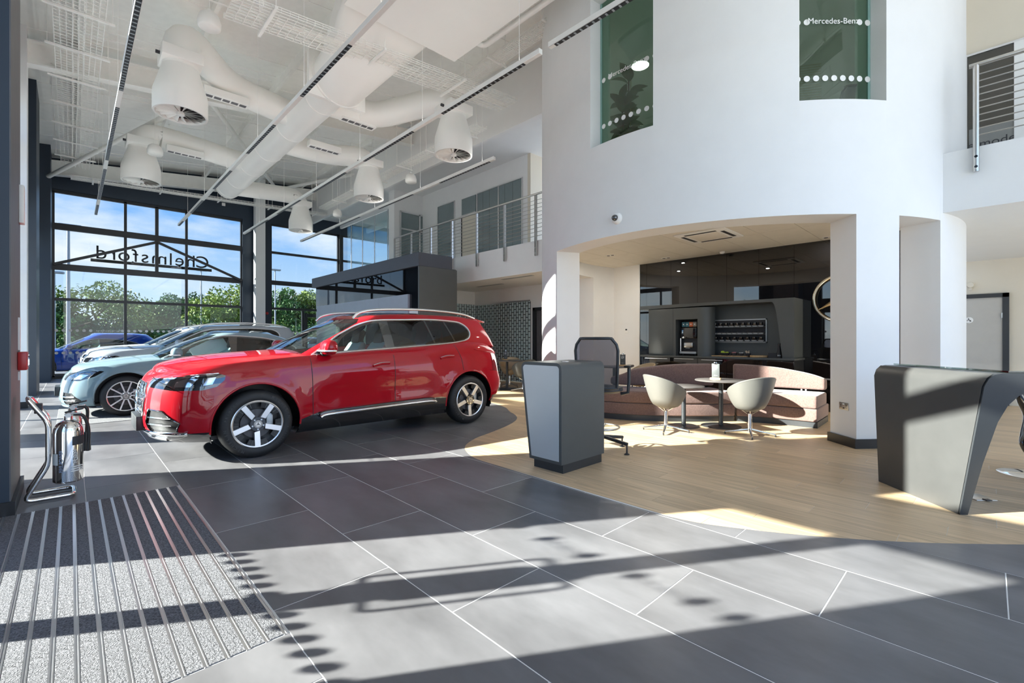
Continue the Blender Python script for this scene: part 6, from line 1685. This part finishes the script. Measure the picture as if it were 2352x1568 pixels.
for k, (dy, dx, dz, s) in enumerate(((.035, 0, .012, .038), (-.05, .01, .0, .032), (.0, .03, -.004, .034), (-.01, -.03, -.004, .03))):
    a = thing('apple', 'green apple in the wide black bowl', 'apple', (p1[0] + dx, p1[1] + dy, p1[2] + dz), 0, 'green apples')
    MB().lathe([(0, -.9 * s), (.5 * s, -.95 * s), (.95 * s, -.3 * s), (s, .2 * s), (.7 * s, .85 * s), (.25 * s, .92 * s), (0, .72 * s)], 16).build('fruit', M['apple'], a, 60); MB().cyl((0, 0, .7 * s), (.004, 0, 1.15 * s), .003, 5).build('stem', M['bark'], a)
M['pink'] = mat('pink_wrap', (.55, .22, .22), .5); M['biscuit'] = mat('biscuit', (.62, .50, .36), .6)
for (pp, m_, nm, lb, grp, n_) in ((p2, 'pink', 'sweet', 'pink wrapped sweet in the black bowl', 'wrapped sweets', 7), (p3, 'paper', 'sugar_packet', 'white sugar packet in the black bowl', 'sugar packets', 7), (p4, 'biscuit', 'biscuit_stick', 'pale biscuit stick standing in the black bowl', 'biscuit sticks', 6)):
    for k in range(n_):
        a = 2 * PI * k / n_; q = (.026 * math.cos(a), .026 * math.sin(a))
        if nm == 'biscuit_stick': b = MB().beam((0, 0, -.03), (.012, .012, .05), .010, .010)
        elif nm == 'sweet': b = MB().lathe([(0, -.022), (.010, -.022), (.004, -.014), (.012, -.006), (.012, .006), (.004, .014), (.010, .022), (0, .022)], 8)
        else: b = MB().boxc((0, 0, 0), (.014, .034, .022))
        o = b.build(nm, M[m_], None, loc=(pp[0] + q[0], pp[1] + q[1], pp[2] + .006), rot=(random.uniform(-.6, .6), random.uniform(-.6, .6), random.uniform(0, 3))); tag(o, lb, nm.replace('_', ' '), grp)
o = MB().box(-.05, .05, -.07, .07, 0, .085).box(-.055, .055, -.075, .075, 0, .006).build('napkin_box', M['ink'], None, loc=(XW, on_wt(1776, XW), WT + .0005)); tag(o, 'small black box on the worktop beside the bottle', 'box')
t = thing('bottle', 'tall dark bottle at the tapered end of the worktop', 'bottle', (XW - .05, on_wt(1790, XW - .05), WT + .0005))
MB().lathe([(0, 0), (.048, 0), (.05, .01), (.036, .10), (.022, .19), (.017, .235), (0, .235)], 20).build('body', M['ink'], t, 50); MB().lathe([(.019, .232), (.019, .262), (0, .264)], 14).build('cap', M['gloss'], t, 40); MB().lathe([(.046, .035), (.034, .105)], 14, a0=R(150), a1=R(230)).build('paper_label', M['galv'], t, 40)
# star emblem
sc_ = onX(1931, 684, KX - .06)
o = thing('star_emblem', 'big gold and chrome three-pointed star emblem on the black wall', 'emblem', (KX - .055, sc_.y, sc_.z))
M['gold'] = mat('champagne_metal', (.74, .66, .52), .16, 1.0)
rs_ = abs(onX(1931, 632, KX).z - onX(1931, 737, KX).z) / 2
sm_ = star_mesh(rs_, ring=False); sm_.xform(Matrix.Rotation(-PI / 2, 4, 'Z')).build('star', M['gold'], o)
MB().tube([(0, rs_ * math.cos(2 * PI * k / 60), rs_ * math.sin(2 * PI * k / 60)) for k in range(60)], .028, 10, closed=True).build('ring', M['gold'], o, 60)
for a in (PI / 2, PI / 2 + 2.1, PI / 2 - 2.1): MB().cyl((0, rs_ * math.cos(a), rs_ * math.sin(a)), (.055, rs_ * math.cos(a), rs_ * math.sin(a)), .01, 8).build('stand_off', M['brushed'], o)
# ============================================================= upper drum room, outdoors
def drum_in(px, d): a, t_ = drum_ang(px); r_ = ray(px, 780); u_ = Vector((r_.x, r_.y)); return u_ * t_ + u_.normalized() * d      # d behind the wall, along the sight line
pp = drum_in(1444, 1.0)
t = thing('potted_plant', 'tall rubber plant in a black pot behind the curved drum window', 'plant', (pp.x, pp.y, 3.62))
pz = zA - 3.62
MB().lathe([(0, 0), (.13, 0), (.15, .02), (.19, pz + .24), (.20, pz + .25), (.20, pz + .28), (.17, pz + .28), (.165, pz + .20), (0, pz + .20)], 28).build('pot', M['gloss'], t, 40)
MB().cyl((0, 0, pz + .18), (0, 0, pz + .20), .165, 20).build('soil', M['bark'], t)
for k, (dx, dy, h) in enumerate(((0, 0, 1.12), (.05, .05, .72), (-.05, .03, .80))): MB().tube([(dx, dy, pz + .18), (dx * 1.6, dy * 1.6, pz + .18 + h * .5), (dx * 2.2, dy * 2.2, pz + .18 + h)], .013, 6).build('stem', M['bark'], t, 40)
MB().cyl((.02, -.02, pz + .18), (.03, -.02, pz + 1.45), .008, 6).build('cane', M['wood'], t)
def leaf_mesh(l, w):
    b = MB(); v = []; n = 6
    for i in range(n + 1):
        f = i / n; ww = w * math.sin(PI * f ** .85) ** .8 if 0 < f < 1 else 0; z = -.25 * l * f * f + .06 * l * math.sin(PI * f)
        v += [(l * f, -ww, z + ww * .25), (l * f, 0, z), (l * f, ww, z + ww * .25)]
    return b.add(v, [(3 * i + j, 3 * i + 3 + j, 3 * i + 4 + j, 3 * i + 1 + j) for i in range(n) for j in (0, 1)]).mesh('leaf', M['green'], 60)
lm = [leaf_mesh(.24, .062), leaf_mesh(.30, .075)]
random.seed(11)
for k in range(60):
    f = random.random() ** .8; a = k * 2.4 + random.uniform(-.3, .3); s_ = k % 3; dx, dy, h = ((0, 0, 1.12), (.05, .05, .72), (-.05, .03, .80))[s_]
    z = pz + .18 + h * (.12 + .86 * f); q = 1 + .6 * f
    link('leaf', lm[k % 2], t, (dx * q * 1.4, dy * q * 1.4, z), (random.uniform(-.3, .3), -R(35) + R(50) * (1 - f) - random.uniform(0, .4), a))
# office chair behind window B
pc_ = drum_in(1940, .85)
t = thing('office_chair', 'black mesh office chair behind the second drum window', 'chair', (pc_.x, pc_.y, 3.62), math.atan2(pc_.y - DC.y, pc_.x - DC.x) + PI)
bz = zB - 3.62
bkf = lambda u, v: (-.20 - .05 * v + .05 * (2 * u - 1) ** 2, (u - .5) * (.50 - .08 * max(0, v - .7) / .3), bz - .15 + .55 * v)
sheet(bkf, 10, 8, .006).build('mesh_back', M['mesh'], t, 50)
MB().tube([bkf(u / 10, 0) for u in range(10, 0, -1)] + [bkf(0, k / 8) for k in range(8)] + [bkf(.06 + k / 12 * .88, 1.0) for k in range(13)] + [bkf(1, 1 - k / 8) for k in range(1, 9)], .018, 8, closed=True).build('back_frame', M['black'], t, 50)
MB().lathe([(0, .42), (.22, .43), (.25, .46), (.23, .50), (0, .51)], 24).build('seat', M['ink'], t, 50); MB().cyl((0, 0, .08), (0, 0, .44), .03, 12).build('gas_column', M['black'], t, 40)
MB().tube([(-.1, 0, .43), (-.22, 0, .45), (-.26, 0, bz + .1)], .02, 8).build('back_stem', M['black'], t, 50)
for k in range(5): a = 2 * PI * k / 5; MB().beam((0, 0, .08), (.28 * math.cos(a), .28 * math.sin(a), .05), .035, .03).build('base_leg', M['black'], t); MB().lathe([(0, -.022), (.03, -.022), (.03, .022), (0, .022)], 12, (.28 * math.cos(a), .28 * math.sin(a), .031), 'y').build('castor', M['ink'], t, 40)
M['drumlamp'] = mat('drum_lamp', (1.0, .96, .90), .5, emit=12.0)
for n_, (dx, dy) in enumerate(((-1.3, .9), (-1.2, -1.2), (.4, .0))):
    q = thing('ceiling_lamp', 'round lit ceiling lamp in the upper drum room', 'light', (DC.x + dx, DC.y + dy, 6.4), 0, 'round lamps in the upper drum room')
    MB().lathe([(.17, 0), (.17, -.06), (.155, -.065)], 24).build('ring', M['paper'], q, 40); MB().cyl((0, 0, -.06), (0, 0, 0), .155, 24).build('diffuser', M['drumlamp'], q)
# blinds in the back of the upper room
pb = [drum_in(1836, 3.4), drum_in(1886, 3.4)]
tb = thing('venetian_blind', 'cream venetian blind at the back of the upper drum room', 'blind', (0, 0, 0))
bl = MB()
d_ = (pb[1] - pb[0])
for k in range(28):
    z = 5.0 + k * .045
    MB().beam((pb[0].x, pb[0].y, z), (pb[1].x, pb[1].y, z), .03, .004).build('slat', M['cream'], tb)
# outdoors -------------------------------------------------------
o = MB().box(-90, 120, 21.6, 160, -.12, -.03).build('ground_outside', M['asphalt']); tag(o, 'grey tarmac forecourt outside the far glazing', 'ground', kind='structure')
o = MB().box(-120, -1.6, -60, 21.6, -.12, -.03).build('ground_forecourt', mat('paving', (.34, .33, .31), .85, noise=(.8, .1, (1, 1, 1)))); tag(o, 'pale paving outside the entrance side', 'ground', kind='structure')
LM = [leafmat('leaf_a', (.17, .25, .035)), leafmat('leaf_b', (.085, .19, .035)), leafmat('leaf_c', (.28, .36, .06)), leafmat('leaf_d', (.05, .11, .03))]
def tree(label, x, y, h, w, kind, n=3200, seed=1, bush=False):
    rnd = random.Random(seed); t = thing('tree', label, 'tree', (x, y, -.03), 0, 'trees beyond the car park')
    tr_ = MB(); tr_.tube([(0, 0, 0), (.1, .05, h * .3), (.05, 0, h * .62)], [.16, .13, .06], 8)
    tops = []
    for k in range(7):
        a = k * .9; b0 = (.06, 0, h * (.28 + .05 * k)); e = (w * .32 * math.cos(a), w * .32 * math.sin(a), h * (.52 + .06 * k)); tr_.tube([b0, ((b0[0] + e[0]) / 2, (b0[1] + e[1]) / 2, (b0[2] + e[2]) / 2 + .2), e], [.06, .045, .02], 6)
    tr_.build('trunk', M['bark'], t, 50)
    bl_ = []
    for k in range(30 if not bush else 22):
        f = rnd.random(); a = rnd.uniform(0, 2 * PI); rr = w / 2 * math.sqrt(rnd.random()) * (1 - .55 * abs(f - .35) / .65)
        zz_ = h * ((.22 if not bush else .04) + (.70 if not bush else .82) * f); bl_.append((rr * math.cos(a), rr * math.sin(a), zz_, w * rnd.uniform(.10, .17)))
    v = []; fc = []
    for k in range(n):
        b_ = bl_[k % len(bl_)]
        d = Vector((rnd.gauss(0, 1), rnd.gauss(0, 1), rnd.gauss(0, .8))).normalized() * b_[3] * rnd.uniform(.65, 1.08)
        c_ = Vector(b_[:3]) + d; s = rnd.uniform(.11, .22) * max(.85, h / 7); a_ = Vector((rnd.gauss(0, 1), rnd.gauss(0, 1), rnd.gauss(0, 1))).normalized(); q = a_.cross(Vector((rnd.gauss(0, 1), rnd.gauss(0, 1), rnd.gauss(0, 1)))).normalized()
        i = len(v); v += [c_ - a_ * s, c_ + q * s * .5, c_ + a_ * s, c_ - q * s * .5]; fc.append((i, i + 1, i + 2, i + 3))
    me = bpy.data.meshes.new('crown'); me.from_pydata([tuple(p) for p in v], [], fc); me.materials.append(LM[kind])
    cro = link('crown', me, t); cro['kind'] = 'stuff'
    return t
def at(px, Y): return onY(px, 780, Y).x
k = 0
for (px, Y, h, w, kind, lb) in ((218, 50, 662, 9.0, 0, 'broad yellow-green tree behind the sign letters'), (118, 48, 695, 5.0, 3, 'dark evergreen tree at the edge of the far corner pier'), (315, 56, 692, 7.5, 1, 'mid green tree right of the broad yellow-green tree'), (362, 58, 690, 7.0, 1, 'mid green tree in the middle of the tree line'),
        (418, 60, 682, 7.5, 1, 'taller green tree before the second mullion'), (462, 62, 680, 7.0, 3, 'dark green tree behind the far lamp post'), (528, 52, 652, 7.0, 2, 'pale lime tree at the end of the wide glazed bay'), (590, 60, 670, 7.0, 1, 'green tree hidden behind the far pier'),
        (640, 55, 655, 7.0, 1, 'green tree at the edge of the narrow glazed bay'), (684, 57, 668, 7.0, 0, 'yellow-green tree in the narrow glazed bay'), (735, 55, 668, 6.5, 2, 'pale lime tree above the side door'), (790, 58, 675, 7.5, 1, 'green tree behind the tall partition')):
    k += 1; zc_ = Y / ray(px, 0).y; tree(lb, at(px, Y), Y, 1.3 + (780 - h) / FPX * zc_, w, kind, 6500, k)
for k_, px in enumerate((150, 260, 350, 430, 510, 640, 700, 750)):
    tree('low bush in the hedge along the car park edge', at(px, 46), 46 + (k_ % 3), 2.9, 6.5, (1, 3, 0)[k_ % 3], 1800, 40 + k_, True)['group'] = 'hedge bushes'
def lamp_post(px, Y, h, label, r=.09):
    t = thing('lamp_post', label, 'lamp post', (at(px, Y), Y, -.03), 0)
    MB().cyl((0, 0, 0), (0, 0, h), r, 12, r * .6).build('post', M['galv'], t, 40)
    MB().box(-.35, .45, -.2, .2, h, h + .12).build('lamp_head', M['galv'], t, bevel=.03); MB().cyl((0, 0, 0), (0, 0, .04), r * 2.4, 12).build('base_plate', M['galv'], t)
lamp_post(157, 30, 6.6, 'tall grey lamp post with flat head behind the sign'); lamp_post(462, 50, 7.6, 'slim distant lamp post before the dark green tree', .08); lamp_post(632, 45, 7.6, 'slim distant lamp post in the narrow glazed bay', .08)
lamp_post(124, 38, 5.2, 'short grey post beside the dark evergreen tree', .10)
# reversed town sign on its rail outside the glass
SY = 21.5
a, b_ = onY(208, 600, SY), onY(486, 618, SY)
t = thing('town_sign', 'dark rail sign with raised letters seen from behind through the glass', 'sign', (0, 0, 0))
zr_ = (a.z + b_.z) / 2
MB().beam((a.x, SY, zr_), (b_.x, SY, zr_), .05, .10).build('rail', M['frame'], t)
for x in (a.x + 1.1, b_.x - 1.1): MB().beam((x, FY, zr_), (x, SY, zr_), .05, .05).build('bracket', M['frame'], t)
W_ = b_.x - a.x; word = 'Chelmsford'
M['signgrey'] = mat('sign_letter', (.10, .11, .12), .4)
wid = {'C': .72, 'h': .58, 'e': .58, 'l': .27, 'm': .88, 's': .50, 'f': .36, 'o': .60, 'r': .40, 'd': .60}
tot = sum(wid[c_] for c_ in word); sc2 = (W_ - .15) / tot; x = b_.x - .08
for c_ in word:
    w_ = wid[c_] * sc2; me = text_mesh('letter', c_, sc2 * 1.05, M['signgrey'], .02, 'LEFT')
    link('letter', me, t, (x, SY, zr_ + .07), (PI / 2, 0, PI)); x -= w_
tree('round green tree across the forecourt from the entrance', -22, 14, 4.2, 5.5, 1, 2500, 90)
